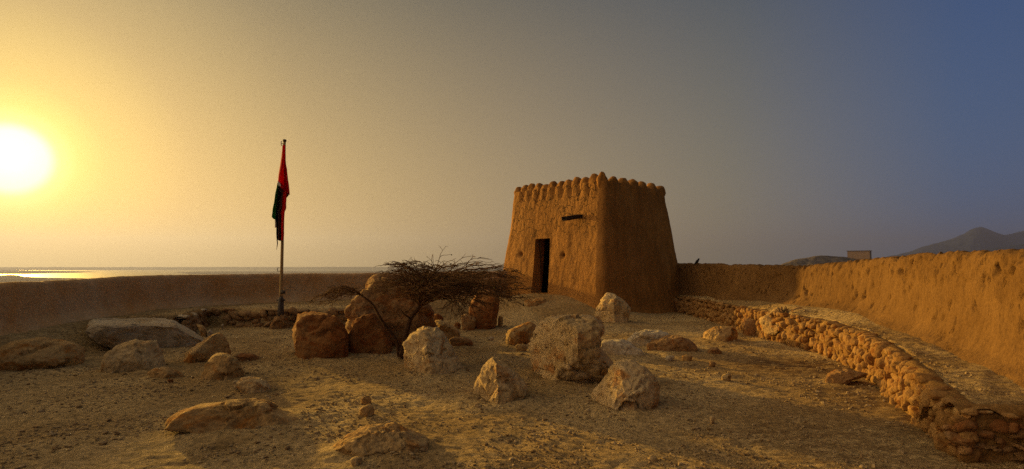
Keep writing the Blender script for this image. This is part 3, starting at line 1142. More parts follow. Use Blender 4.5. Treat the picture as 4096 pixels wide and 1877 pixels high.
# left group
B('low brown boulder with a pale rim cut by the left edge of the picture', 'T1', [(-140, 760), (-40, 650), (0, 625), (130, 560), (320, 520), (560, 497), (690, 535), (850, 530), (960, 570), (1060, 610), (1095, 700), (1108, 800), (1060, 890), (960, 930), (400, 930), (0, 925), (-130, 900)],
  8.5, 1.3, M['tan'], 1, .7, [(0, -.75, .65, .62)], rough=.7, group=G1)
B('big flat topped grey slab boulder beside the low rubble return wall', 'N', [(352, 1318), (362, 1297), (384, 1281), (448, 1279), (534, 1278), (619, 1281), (692, 1290), (726, 1309), (765, 1332), (811, 1352), (832, 1372), (800, 1392), (727, 1402), (657, 1404), (560, 1404), (470, 1395), (430, 1370), (388, 1345)],
  10.7, 2.1, M['grey'], 2, .34, [(.05, .05, 1, .93), (.55, -.2, .8, 1.0), (-.1, -1, -.15, .88)], rough=.7, ncut=1, group=G1, strata=.2)
B('pale boulder with a notched crest in front of the flat slab boulder', 'A1', [(508, 662), (540, 600), (600, 560), (690, 522), (740, 534), (800, 527), (830, 580), (858, 610), (865, 650), (740, 688), (530, 690)],
  8.4, 1.0, M['pale'], 3, .75, [(-.35, -.8, .5, .5), (.5, -.7, .5, .62)], rough=.9, group=G1)
B('small broken stone at the right foot of the notched boulder', 'A1', [(732, 695), (780, 668), (850, 662), (930, 690), (942, 712), (870, 725), (780, 716)], 8.0, .45, M['tan'], 4, group=G1, cat='stone', name='stone', sub=4)
B('wedge shaped orange boulder with a cracked top right of the flat slab', 'T2', [(520, 700), (620, 610), (760, 530), (880, 450), (950, 430), (1000, 470), (1050, 540), (1072, 640), (1060, 690), (800, 765), (560, 740)],
  9.2, .9, M['tan'], 5, .75, [(.2, -.8, .5, .55)], group=G1)
B('rounded boulder with a dark red hollow just in front of the wedge boulder', 'T2', [(740, 920), (800, 760), (880, 672), (950, 652), (1050, 670), (1140, 720), (1200, 820), (1232, 920), (1100, 958), (980, 962), (850, 940)],
  7.8, .8, M['tan'], 6, .72, [(-.6, -.7, .4, .6), (.5, -.7, .4, .65)], group=G1)
B('small domed stone right of the hollowed boulder', 'T2', [(1135, 1000), (1180, 942), (1280, 930), (1400, 945), (1490, 980), (1548, 1065), (1500, 1092), (1300, 1088), (1180, 1050)], 7.1, .55, M['pale'], 7, .8, group=G1, cat='stone', name='stone', sub=5, rough=.8)
B('little low stone behind the rounded hollow boulder', 'T2', [(1105, 695), (1150, 665), (1240, 655), (1330, 665), (1392, 702), (1380, 730), (1200, 745), (1130, 730)], 9.5, .5, M['brown'], 8, .8, group=G1, cat='stone', name='stone', sub=4)
B('long low pale boulder half buried in the near ground', 'T8', [(60, 310), (200, 222), (370, 147), (480, 145), (620, 135), (800, 102), (930, 92), (1010, 122), (1090, 175), (1240, 210), (1400, 262), (1450, 292), (1300, 335), (1100, 352), (800, 345), (500, 312), (300, 305)],
  5.45, .85, M['tan'], 9, .75, [(0, -.75, .6, .55)], rough=.8, group=G1, sub=6)
B('crusty low mound of stone nearest the bottom of the picture', 'T8', [(1530, 540), (1650, 430), (1780, 375), (1900, 350), (2000, 340), (2100, 330), (2220, 365), (2380, 440), (2460, 505), (2350, 540), (2100, 548), (1900, 570), (1650, 550)],
  4.75, .75, M['tan'], 10, .8, [(0, -.6, .75, .6)], rough=1.7, group=G1, sub=6)
# middle group
B('upright rust red boulder left of the big one behind the tree', 'T3', [(128, 660), (140, 560), (195, 462), (330, 440), (500, 452), (580, 495), (640, 540), (690, 640), (722, 760), (728, 830), (600, 868), (400, 900), (200, 902), (158, 780)],
  9.8, 1.2, M['rust'], 11, .5, [(.1, -1, .15, .85), (-.8, -.5, .2, .9)], rough=.7, group=G1, ncut=2)
B('largest boulder, tall and pale topped, behind the bare tree', 'T3', [(690, 500), (700, 380), (760, 310), (830, 240), (900, 150), (990, 90), (1100, 102), (1250, 140), (1400, 210), (1500, 300), (1560, 400), (1578, 520), (1560, 640), (1400, 790), (1200, 835), (950, 830), (740, 820), (700, 640)],
  10.75, 1.9, M['brown'], 12, .6, [(-.1, -.8, .6, .72), (.5, -.8, .15, .8), (-.5, -.8, .2, .85)], rough=1., group=G1, strata=.5, ncut=3, sub=6)
B('dark smooth slab leaning on the front of the largest boulder', 'T3', [(700, 800), (700, 640), (740, 540), (850, 462), (970, 450), (1060, 530), (1140, 650), (1190, 770), (1170, 830), (950, 842), (740, 836)],
  10.2, .7, M['rust'], 13, .55, [(0, -1, .3, .75)], rough=.6, group=G1, ncut=1)
B('pale pitted boulder standing at the foot of the tree trunk', 'T3', [(1250, 1060), (1243, 900), (1285, 760), (1318, 660), (1380, 632), (1480, 616), (1560, 622), (1600, 608), (1680, 650), (1740, 760), (1800, 850), (1870, 950), (1885, 1015), (1800, 1055), (1650, 1068), (1400, 1068)],
  8.3, 1.2, M['pale'], 14, .62, [(-.85, -.52, .12, .52), (.5, -.65, .55, .62)], group=G1, ncut=2, sub=6)
B('flat topped stone behind the pale boulder by the trunk', 'T3', [(1565, 585), (1600, 530), (1650, 515), (1720, 558), (1800, 600), (1842, 632), (1835, 690), (1720, 685), (1600, 625)], 12.2, .8, M['tan'], 15, .6, [(0, -.3, 1, .8)], group=G1, cat='stone', name='stone')
B('low crumbled stone right of the pale boulder by the trunk', 'T3', [(1720, 720), (1780, 690), (1880, 695), (1960, 720), (2005, 745), (1900, 770), (1760, 765)], 11.2, .5, M['brown'], 16, .8, group=G1, cat='stone', name='stone', sub=4)
B('small dark stone peeping out right of the largest boulder', 'T3', [(1540, 470), (1620, 448), (1672, 480), (1682, 525), (1600, 532), (1540, 520)], 13.4, .4, M['rust'], 17, .6, group=G1, cat='stone', name='stone', sub=4)
B('dark upright boulder under the right end of the tree crown', 'T4', [(1340, 900), (1345, 800), (1390, 700), (1450, 620), (1560, 572), (1680, 592), (1745, 720), (1732, 850), (1700, 970), (1550, 1040), (1380, 1060)],
  14.2, 1.0, M['rust'], 18, .55, [(.1, -1, .1, .85)], group=G1, ncut=2)
B('small block leaning against the dark upright boulder', 'T4', [(1224, 960), (1240, 915), (1300, 905), (1420, 930), (1440, 1000), (1380, 1065), (1260, 1072)], 13.9, .5, M['brown'], 19, .5, group=G1, cat='stone', name='stone', sub=4)
B('tiny stone left of the dark upright boulder', 'T4', [(1130, 1050), (1150, 1015), (1200, 1008), (1225, 1040), (1200, 1058)], 14.2, .2, M['brown'], 20, group=G1, cat='stone', name='stone', sub=4)
B('dark rock lying against the foot of the flagpole', 'A2', [(218, 452), (250, 412), (285, 385), (320, 402), (332, 450), (270, 458)], 14.2, .5, M['brown'], 21, .7, group=G1, sub=4)
B('tumbled stone at the end of the rubble return wall', 'T2', [(690, 335), (740, 325), (790, 370), (820, 440), (800, 470), (740, 430)], 12.6, .5, M['tan'], 22, .7, group=G1, cat='stone', name='stone', sub=4)
B('grey cobble between the flat slab and the court', 'T2', [(808, 420), (845, 385), (876, 420), (862, 460), (820, 470)], 12.6, .25, M['grey'], 23, .7, group=G1, cat='stone', name='stone', sub=4)
B('small white round stone in front of the black wall hole', 'T2', [(970, 340), (977, 328), (990, 328), (998, 340), (992, 354), (975, 354)], 14.3, .14, M['grey'], 24, .9, group=G1, cat='stone', name='stone', sub=4, sink=.05, rough=.3, ncut=0)
# centre
B('big cracked boulder with a rough sunlit left face and dark undercut', 'T5', [(880, 140), (1000, 148), (1150, 162), (1260, 172), (1325, 240), (1328, 330), (1312, 430), (1290, 480), (1360, 540), (1430, 620), (1462, 680), (1380, 760), (1250, 820), (1000, 825), (850, 795), (720, 720), (680, 690), (655, 620), (638, 480), (660, 350), (690, 280), (780, 200)],
  7.5, 1.8, M['gold'], 25, .5, [(-.35, -.25, .9, .86), (-.86, -.50, .08, .42), (.55, -.83, .05, .80), (-.1, -.70, -.72, .55)], rough=1.2, group=G1, ncut=0, sub=6)
B('stone half hidden behind the left side of the big cracked boulder', 'T5', [(428, 350), (440, 290), (500, 265), (570, 240), (650, 213), (710, 240), (720, 320), (650, 400), (500, 405), (450, 390)], 11.4, .8, M['tan'], 26, .65, [(0, -.5, .9, .75)], group=G1)
B('pointed ribbed boulder left of the big cracked boulder', 'T5', [(92, 910), (130, 810), (200, 680), (250, 590), (310, 560), (380, 590), (450, 620), (510, 670), (600, 740), (645, 790), (620, 850), (500, 945), (400, 990), (340, 1020), (290, 1000), (200, 950)],
  6.45, 1.1, M['gold'], 27, .75, [(-.84, -.5, .22, .40), (.6, -.72, .35, .55)], rough=1.15, group=G1, ncut=1, sub=6)
B('pyramid shaped pitted boulder in front right of the big cracked boulder', 'T6', [(128, 940), (180, 880), (240, 800), (320, 700), (400, 650), (480, 632), (540, 660), (610, 700), (680, 770), (722, 850), (735, 1000), (715, 1075), (640, 1065), (500, 1085), (330, 1080), (240, 1055), (190, 1010)],
  6.15, 1.2, M['gold'], 28, .7, [(-.75, -.5, .45, .46), (.72, -.6, .3, .62), (.0, -.55, .8, .66)], rough=1.1, group=G1, ncut=1, sub=6)
B('smooth pale slab lying right of the big cracked boulder', 'T6', [(203, 500), (240, 465), (290, 454), (400, 460), (480, 488), (550, 520), (605, 562), (500, 583), (280, 586), (240, 550)], 10.0, .7, M['grey'], 29, .6, [(.1, -.8, .6, .6)], rough=.5, group=G1, ncut=0)
B('flat crusted grey rock behind the overhanging brown one', 'T6', [(450, 445), (510, 390), (600, 366), (720, 365), (790, 380), (812, 410), (700, 470), (560, 500), (460, 475)], 11.0, .9, M['grey'], 30, .7, rough=1.2, group=G1)
B('low brown rock with a pale cap and shadowed front in the middle of the court', 'T6', [(603, 540), (630, 470), (720, 450), (800, 410), (880, 414), (970, 448), (1032, 500), (1052, 525), (950, 540), (800, 548), (650, 550)], 10.4, .8, M['brown'], 31, .6, [(0, -.9, -.3, .7), (0, -.1, 1, .8)], rough=1.2, group=G1)
B('small brown lump right of the pale capped rock', 'T6', [(1115, 570), (1160, 525), (1220, 515), (1262, 555), (1235, 576)], 10.2, .35, M['brown'], 32, group=G1, cat='stone', name='stone', sub=4)
B('oblong split rock lying before the small rubble of the terrace', 'T6', [(1083, 420), (1100, 385), (1200, 347), (1300, 336), (1370, 336), (1402, 370), (1397, 430), (1300, 452), (1200, 455), (1120, 436)], 11.9, .7, M['tan'], 33, .55, [(-.7, -.6, .3, .7), (.2, -.9, .3, .8)], group=G1)
B('dark square block against the break in the rubble terrace wall', 'T7', [(1200, 600), (1215, 525), (1300, 510), (1390, 515), (1422, 580), (1405, 660), (1250, 650)], 13.0, .6, M['brown'], 34, .45, group=G1, cat='stone', name='stone')
B('pale sloping boulder built into the break of the terrace edge', 'T7', [(1400, 560), (1420, 500), (1500, 450), (1600, 380), (1750, 360), (1900, 370), (1935, 392), (1760, 440), (1680, 500), (1650, 620), (1560, 690), (1450, 650)], 11.7, .9, M['tan'], 35, .6, [(-.2, -.7, .7, .6)], group=G1)
B('creased pale boulder at the near corner of the tower', 'T6', [(160, 250), (180, 170), (220, 100), (270, 48), (340, 60), (420, 120), (470, 160), (472, 230), (420, 288), (290, 296), (200, 270)], 15.6, 1.0, M['gold'], 36, .65, [(-.6, -.75, .25, .6), (.6, -.75, .3, .7)], rough=1.1, group=G1)
B('dark low rock with a pale end lying by the near terrace wall', 'A5', [(1243, 1072), (1275, 1025), (1320, 1000), (1380, 988), (1440, 1000), (1500, 1012), (1542, 1020), (1480, 1042), (1380, 1062), (1280, 1080)], 7.6, .45, M['brown'], 37, .6, [(0, -.8, .4, .7)], group=G1)
B('worn flat doorstep stone below the tower doorway', 'A3', [(268, 992), (330, 945), (385, 932), (435, 935), (445, 955), (400, 992), (330, 1002)], 17.6, 1.2, M['tan'], 38, .5, [(0, -.2, 1, .8)], rough=.6, cat='step', name='doorstep', sub=5, sink=.3)
for i, (tr, pts, Y, m, lab) in enumerate([
    ('T6', [(765, 605), (790, 588), (850, 586), (862, 606), (790, 615)], 9.6, 'grey', 'flat pale stone chip before the pale capped rock'),
    ('T6', [(905, 590), (960, 578), (1010, 585), (1015, 612), (930, 614)], 9.6, 'tan', 'reddish flat chip right of the flat pale chip'),
    ('T6', [(1245, 770), (1280, 740), (1330, 738), (1350, 775), (1290, 785)], 7.9, 'pale', 'knobbly pale stone on the bare soil near the dark debris patch'),
    ('T6', [(1140, 650), (1160, 634), (1200, 640), (1215, 658), (1160, 660)], 9.0, 'brown', 'small brown stone halfway between the lump and the near debris'),
    ('T8', [(1780, 185), (1830, 140), (1890, 120), (1935, 160), (1920, 195)], 6.1, 'tan', 'small half buried stone above the crusty mound'),
    ('T8', [(1800, 85), (1840, 50), (1880, 48), (1910, 90)], 6.6, 'tan', 'lesser half buried stone farther back than its neighbour'),
    ('T8', [(1710, 600), (1760, 575), (1815, 580), (1830, 600), (1760, 612)], 4.55, 'pale', 'flat chip at the front foot of the crusty mound'),
    ('T5', [(520, 450), (530, 420), (600, 415), (640, 425), (635, 455), (570, 460)], 10.6, 'tan', 'small flat stone left behind the big cracked boulder'),
    ('T5', [(255, 380), (275, 350), (315, 345), (320, 370), (280, 385)], 12.2, 'grey', 'tiny pale stone in front of the dark upright boulder'),
    ('T4', [(1720, 965), (1740, 925), (1780, 930), (1800, 960), (1760, 970)], 14.6, 'tan', 'small tan stone right of the dark upright boulder'),
    ('A1', [(850, 730), (858, 720), (880, 722), (884, 733)], 7.8, 'rust', 'dark chip in front of the small broken stone'),
    ('A1', [(1178, 740), (1195, 728), (1222, 730), (1215, 744)], 7.3, 'pale', 'thin pale flake beside the small domed stone'),
    ('T6', [(1150, 1115), (1175, 1100), (1200, 1105), (1205, 1122), (1170, 1128)], 5.8, 'pale', 'lone pale pebble in the near right soil'),
    ('N', [(2590, 1838), (2600, 1822), (2625, 1826), (2632, 1842), (2610, 1848)], 4.7, 'pale', 'lone pale pebble at the bottom middle of the court'),
    ]):
    ox, oy, sc = TR[tr]
    wpx = (max(p[0] for p in pts) - min(p[0] for p in pts)) * sc
    B(lab, tr, pts, Y, max(.06, wpx / F * Y * .7), M[m], 200 + i, .8, cat='stone', name='stone', sub=3, sink=.04, group='small loose stones')

# ------------------------------------------------------------------ gravel on the court
build_ground()


def gravel():
    n = 34000
    Vi, Fi = ico(1)
    u = rng.random(n)
    Yc = 3.9 * np.exp(u ** 1.15 * math.log(17.5 / 3.9))
    Xc = (rng.random(n) * 2 - 1) * (Yc * .95 + .3)
    # clumped
    cl = fbm(np.stack([Xc, Yc, 0 * Xc], 1) * .9, 300, 3)
    keep = cl * 2.2 + rng.random(n) * .6 > .26
    Xc, Yc = Xc[keep], Yc[keep]
    inside = poly_sd(Xc, Yc, COURT) > .55
    Xc, Yc = Xc[inside], Yc[inside]
    n = len(Xc)
    r = .0055 + .011 * rng.random(n) ** 3 + .012 * (rng.random(n) > .97)
    r = r * (.80 + .055 * Yc)
    Z = ground_z(Xc, Yc) + r * .25
    S = np.stack([r * rng.uniform(.7, 1.5, n), r * rng.uniform(.7, 1.3, n), r * rng.uniform(.4, .9, n)], 1)
    a = rng.uniform(0, 2 * math.pi, n)
    jit = 1 + rng.normal(0, .2, (n, len(Vi), 1))
    P = Vi[None] * jit * S[:, None, :]
    ca, sa = np.cos(a)[:, None], np.sin(a)[:, None]
    x = P[..., 0] * ca - P[..., 1] * sa
    y = P[..., 0] * sa + P[..., 1] * ca
    V = np.stack([x + Xc[:, None], y + Yc[:, None], P[..., 2] + Z[:, None]], -1).reshape(-1, 3)
    Fc = (Fi[None] + (np.arange(n) * len(Vi))[:, None, None]).reshape(-1, 3)
    o = link_mesh('gravel', V, Fc, M['gravel'], smooth=False)
    tag(o, 'scattered gravel and stone chips over the dusty court', 'gravel', kind='stuff')


gravel()

# ------------------------------------------------------------------ bare acacia
def build_tree():
    base = at_z(1618, 1412, 0) * np.array([1, 1, 0])
    Y0 = 9.75
    base = np.array([(1618 - 2048) / F * Y0, Y0, 0])
    root = empty('acacia_tree', base)
    tag(root, 'leafless umbrella shaped thorn tree with a tangled brown crown among the boulders', 'tree')
    t3 = lambda x, y, Y: at_y(1120 + .3898 * x, 1080 + .3898 * y, Y)
    t4 = lambda x, y, Y: at_y(1480 + .2966 * x, 990 + .2966 * y, Y)

    def curve(pts, n=14):
        pts = np.asarray(pts)
        d = np.r_[0, np.cumsum(np.linalg.norm(np.diff(pts, axis=0), axis=1))]
        s = np.linspace(0, d[-1], n)
        out = np.stack([np.interp(s, d, pts[:, k]) for k in range(3)], 1)
        for _ in range(2):
            out[1:-1] = (out[:-2] + 2 * out[1:-1] + out[2:]) / 4
        return out
    tr = MB()
    main = curve([t3(1240, 900, Y0), t3(1270, 760, Y0), t3(1300, 620, Y0 + .02), t3(1335, 490, Y0 + .05), t3(1400, 420, Y0 + .08), t3(1475, 310, Y0 + .1), t3(1500, 220, Y0 + .12)], 18)
    main += .012 * np.stack([fbm(main * 5, k, 2) for k in (1, 2, 3)], 1)
    tr.tube(main, np.linspace(.058, .030, len(main)), 9)
    stem2 = curve([t3(1220, 880, Y0), t3(1190, 700, Y0 - .03), t3(1090, 590, Y0 - .1), t3(1010, 470, Y0 - .15), t3(960, 350, Y0 - .2), t3(840, 265, Y0 - .2)], 18)
    stem2 += .012 * np.stack([fbm(stem2 * 5, k, 2) for k in (4, 5, 6)], 1)
    tr.tube(stem2, np.linspace(.032, .016, len(stem2)), 7)
    fork = curve([t3(1330, 490, Y0 + .05), t3(1290, 470, Y0 - .1), t3(1240, 410, Y0 - .2)], 8)
    tr.tube(fork, np.linspace(.016, .008, len(fork)), 6)
    tr.build('trunk', M['bark'], root, base)

    cr = MB(); lf = MB()
    rg = np.random.default_rng(77)
    top = main[-1]
    cc = t4(1120, 420, Y0 + .2)

    def wander(p0, p1, n, amp, sag=0.):
        s = np.linspace(0, 1, n)[:, None]
        q = p0 + (p1 - p0) * s
        q[:, 2] += sag * 4 * (s * (1 - s))[:, 0]
        off = rg.uniform(0, 100, 3)
        nz = np.stack([fbm(q * 3.5 + off, k, 2) for k in (7, 8, 9)], 1)
        return q + nz * amp * np.minimum(s * 4, 1)

    def twigs(path, cnt, length, depth, outward):
        for _ in range(cnt):
            i = rg.integers(len(path) // 5, len(path))
            p = path[i]
            t = path[min(i + 1, len(path) - 1)] - path[max(i - 1, 0)]
            t = t / (np.linalg.norm(t) + 1e-9)
            d = t * np.array([1, 1, .5]) * rg.uniform(.4, 1.) + rg.normal(0, .6, 3) * np.array([1, 1, .22]) + outward * .45
            d /= np.linalg.norm(d)
            L = length * rg.uniform(.5, 1.3)
            q = wander(p, p + d * L + np.array([0, 0, rg.uniform(-.05, .03)]), 6, .07 * L / .3, .02)
            cr.tube(q, np.linspace(.0065 if depth else .0048, .0022, len(q)), 4, False)
            if depth:
                twigs(q, rg.integers(2, 5), length * .6, depth - 1, outward)
            else:
                for _k in range(rg.integers(0, 3)):
                    a = q[rg.integers(1, len(q))]
                    dd = rg.normal(0, 1, 3); dd /= np.linalg.norm(dd)
                    cr.tube(np.array([a, a + dd * .022]), [.0022, .0008], 3, False)
                if rg.random() < .16:
                    a = q[-1]
                    e = rg.normal(0, .012, (4, 3))
                    lf.add(a + e, [(0, 1, 2), (0, 2, 3)])

    limbs = []
    for k in range(54):
        az = k / 54 * 2 * math.pi + rg.uniform(-.15, .15)
        rr = rg.uniform(.15, 1.0) if k % 2 else rg.uniform(.7, 1.0)
        # wider to the right, flatter to the left
        ex = np.array([math.cos(az) * 1.12 * rr, math.sin(az) * .85 * rr, 0])
        hx = cc + ex
        dist = np.hypot(ex[0] / 1.12, ex[1] / .85)
        hx[2] = cc[2] - .06 + .36 * (1 - dist ** 1.6) - .16 * max(ex[0], 0) - .04
        if k % 3 == 0: hx[2] -= rg.uniform(.10, .36)
        st = main[-1 - rg.integers(0, 5)]
        q = wander(st, hx, 14, .22, .13)
        cr.tube(q, np.linspace(.017, .006, len(q)), 6)
        out = ex / (np.linalg.norm(ex) + 1e-9)
        twigs(q, 8, .40, 1, out)
        limbs.append(q)
    # thick right hand limb seen under the crown
    q = curve([main[-4], t4(1000, 500, Y0 + .2), t4(1180, 420, Y0 + .3), t4(1500, 480, Y0 + .3), t4(1800, 640, Y0 + .2)], 20)
    cr.tube(q, np.linspace(.02, .006, len(q)), 6)
    twigs(q, 32, .40, 1, np.array([.7, 0, -.35]))
    for (x0, y0, x1, y1) in ((1150, 430, 1420, 720), (1180, 480, 1280, 900), (1200, 520, 1480, 760), (1100, 540, 1120, 830), (1500, 500, 2090, 545), (1400, 350, 1950, 420), (1300, 330, 1890, 300), (900, 360, 170, 340), (850, 330, 320, 250), (860, 330, 470, 230),
                             (1550, 520, 1900, 700), (1250, 480, 1380, 830)):
        q = wander(t4(x0, y0, Y0 + rg.uniform(-.1, .4)), t4(x1, y1, Y0 + rg.uniform(-.3, .5)), 14, .12, .04)
        cr.tube(q, np.linspace(.009, .003, len(q)), 5)
        dv = q[-1] - q[0]; dv /= np.linalg.norm(dv)
        twigs(q, 14, .22, 1, dv * .8)
    # drooping left spray
    tip = stem2[-1]
    for k in range(10):
        e = t3(rg.uniform(400, 720), rg.uniform(250, 370), Y0 - .2 + rg.uniform(-.35, .35))
        q = wander(tip, e, 12, .06, .10 + .05 * rg.random())
        cr.tube(q, np.linspace(.009, .003, len(q)), 5)
        twigs(q, 7, .18, 1, np.array([-.7, 0, -.4]))
    cr.build('crown', M['twig'], root, base)
    if lf.n:
        lf.build('foliage', M['leaf'], root, base, smooth=False)


build_tree()

# ------------------------------------------------------------------ flagpole and flag
def build_flag():
    Y0 = 14.4
    cpx = lambda x, y, dY=0.: at_y(1000 + .6787 * x, 500 + .678 * y, Y0 + dY)
    top = cpx(204, 96); bot = cpx(181, 1100)
    base = np.array([bot[0], Y0, float(ground_z([bot[0]], [Y0], False)[0])])
    root = empty('flagpole', base)
    tag(root, 'thin weathered flagpole rising from the low rubble wall on the left', 'flagpole')
    ax = top - bot
    L = np.linalg.norm(ax); ax /= L
    mb = MB()
    ss = np.linspace(.30, L, 24)
    pts = bot + ax * ss[:, None]
    mb.tube(pts, np.linspace(.041, .030, len(ss)), 14)
    mb.build('shaft', M['pole'], root, base)
    mb = MB()
    mb.tube(np.array([bot - ax * .35, bot + ax * .02, bot + ax * .32, bot + ax * .34]), [.075, .075, .068, .05], 14)
    mb.box(bot + ax * .28, [.1, 0, 0], [0, .03, 0], [0, 0, .02])
    mb.build('socket', M['iron'], root, base)
    mb = MB()
    mb.tube(np.array([top - ax * .01, top + ax * .03, top + ax * .045]), [.044, .046, .03], 14)
    mb.build('cap', M['iron'], root, base)

    def ring(c, r, name):
        m = MB()
        a = np.linspace(0, 2 * math.pi, 17)
        m.tube(np.stack([c[0] + r * np.cos(a), np.full(17, c[1]), c[2] + r * np.sin(a)], 1), .008, 6, False)
        m.build(name, M['iron'], root, base)
    ring(cpx(191, 104), .035, 'pulley')
    ring(cpx(190, 116), .03, 'pulley')
    ring(cpx(172, 853), .05, 'halyard_ring')
    for cc_, sx, sz in ((cpx(194, 986, -.02), .05, .04), (cpx(184, 1030, -.03), .035, .07)):
        m = MB()
        m.box(cc_, [sx, 0, 0], [0, .035, 0], [0, 0, sz])
        m.build('cleat', M['iron'], root, base)

    froot = empty('flag', cpx(200, 130))
    tag(froot, 'limp red, black, white and green flag hanging furled down the pole', 'flag')
    fl = np.array(froot.location)

    def panel(name, rows, mat, dy, amp, waves, seed):
        """rows: (y, xl, xr) in crop pixels"""
        rows = np.array(rows, float)
        ys = np.linspace(rows[0, 0], rows[-1, 0], 46)
        xl = np.interp(ys, rows[:, 0], rows[:, 1]); xr = np.interp(ys, rows[:, 0], rows[:, 2])
        nu = 18
        V = []
        for y, a, b in zip(ys, xl, xr):
            for i in range(nu):
                u = i / (nu - 1)
                fold = amp * math.sin(waves * math.pi * u + seed + .006 * y) * (.25 + .75 * min(1, (y - ys[0]) / 120))
                V.append(cpx(a + (b - a) * u, y, dy + fold))
        V = np.array(V)
        V = V + .012 * np.stack([fbm(V * 4, seed + k, 2) for k in range(3)], 1)
        o = link_mesh(name, V, grid_faces(46, nu), mat, froot, fl)
        sd = o.modifiers.new('thickness', 'SOLIDIFY'); sd.thickness = .008
        return o
    panel('red_band', [(118, 195, 209), (210, 183, 210), (300, 170, 222), (345, 164, 228), (360, 176, 230), (385, 200, 233), (405, 222, 235), (414, 231, 234)], M['red'], -.12, .07, 2.4, 1)
    panel('red_fold', [(395, 196, 217), (440, 192, 215), (490, 188, 213), (515, 184, 204), (560, 184, 201), (620, 184, 199), (680, 183, 196)], M['red'], -.17, .03, 1.5, 4)
    panel('black_band', [(342, 163, 176), (380, 158, 202), (415, 150, 230), (432, 148, 212), (470, 148, 210), (505, 145, 196), (545, 146, 190), (600, 155, 188), (675, 155, 186), (684, 172, 185)], M['black'], -.09, .07, 3.2, 2)
    panel('green_band', [(345, 161, 168), (420, 147, 162), (470, 139, 157), (520, 130, 151), (542, 128, 150), (556, 140, 152)], M['green'], -.16, .03, 1.2, 3)
    panel('white_band', [(332, 163, 168), (348, 163, 178), (362, 168, 182)], M['white'], -.19, .01, 1, 5)
    panel('white_fold', [(540, 147, 152), (580, 149, 157), (606, 147, 156)], M['white'], -.02, .02, 1, 6)
    panel('tattered_strip', [(676, 157, 163), (700, 159, 165), (720, 158, 162), (738, 157, 159)], M['black'], -.05, .01, 1, 7)


build_flag()

# ------------------------------------------------------------------ bird on the wall
def build_bird():
    c = at_y(2787, 1046, 18.9)
    # feet on the wall crest
    best = None
    base = np.array([c[0], c[1], c[2] - .06])
    root = empty('bird', base)
    tag(root, 'small black bird perched on the mud wall right of the tower', 'bird')
    ax = np.array([.62, 0, .78])                            # body axis, tail low left, head up right
    nrm = np.cross(ax, [0, 1, 0])
    t = np.linspace(0, 1, 22)
    r = np.interp(t, [0, .06, .2, .4, .6, .72, .80, .88, .95, 1], [.004, .018, .034, .046, .044, .032, .030, .031, .022, .004])
    mb = MB()
    pts = c + ax * ((t - .45) * .235)[:, None] + nrm * (.012 * np.sin(t * 3.1))[:, None] * -1
    mb.tube(pts, r, 12)
    mb.build('body', M['bird'], root, base)
    mb = MB()
    mb.tube(np.array([pts[-2], pts[-1] + ax * .004 + np.array([.028, 0, -.004])]), [.009, .001], 6)
    mb.build('beak', M['iron'], root, base)
    mb = MB()
    for sx in (-1, 1):
        mb.box(pts[0] - ax * .035 + np.array([0, sx * .008, 0]), ax * .055, [0, .012, 0], nrm * .004)
    mb.build('tail', M['bird'], root, base)
    for sx in (-1, 1):
        mb = MB()
        q = pts[9] + np.array([.0, sx * .016, -.02])
        mb.tube(np.array([q, q + np.array([.006, 0, -.04]), q + np.array([-.004, 0, -.10])]), [.006, .004, .003], 5)
        mb.build('leg', M['iron'], root, base)


build_bird()

# ------------------------------------------------------------------ the far land: water, mudflats, ridge, fort, mountains
SEA = -70.0
link_mesh('water', [(-17900, -17900, SEA), (17900, -17900, SEA), (17900, 17900, SEA), (-17900, 17900, SEA)], [(0, 1, 2, 3)], M['water'])
tag(bpy.data.objects['water'], kind='structure')


def flat_at(px, py):
    return at_z(px, py, SEA)[:2]


def mudflat(pts, h, seed):
    poly = np.array([flat_at(*p) for p in pts])
    # dense wobbling outline
    out = []
    for i in range(len(poly)):
        a, b = poly[i], poly[(i + 1) % len(poly)]
        for f in np.linspace(0, 1, 24, endpoint=False):
            out.append(a + (b - a) * f)
    out = np.array(out)
    dist = np.linalg.norm(out, axis=1)
    out = out * (1 + .012 * fbm(np.c_[out / 260, 0 * dist], seed, 3))[:, None]
    c = out.mean(0)
    n = len(out)
    rows = []
    for f, z in ((1.0, -.6), (.985, .15 * h), (.9, .6 * h), (.6, h), (.15, h)):
        q = c + (out - c) * f
        rows.append(np.c_[q, np.full(n, SEA + z)])
    mb = MB()
    mb.add(np.concatenate(rows), grid_faces(5, n, True).tolist() + [[4 * n + i for i in range(n)]])
    o = mb.build('mudflat', M['mudflat'], loc=(c[0], c[1], SEA))
    return tag(o, kind='structure')


mudflat([(-700, 1081), (0, 1081.5), (180, 1082.5), (300, 1084.5), (400, 1088), (300, 1092), (190, 1094), (120, 1097), (0, 1097), (-700, 1096.5)], 1.5, 1)
mudflat([(-700, 1104), (0, 1101.5), (40, 1099), (70, 1101), (95, 1107), (160, 1110), (240, 1112), (330, 1113.5), (420, 1118), (430, 1130), (0, 1150), (-700, 1150)], 1.0, 2)
mudflat([(690, 1091), (800, 1086.5), (1000, 1086), (1300, 1085.5), (1700, 1085), (2300, 1084), (2300, 1094), (1700, 1098), (1000, 1099), (760, 1097)], .6, 3)


mudflat([(2250, 1069), (3300, 1068.5), (4700, 1069), (5000, 1200), (4600, 1500), (3300, 1500), (2500, 1200)], 1.0, 5)


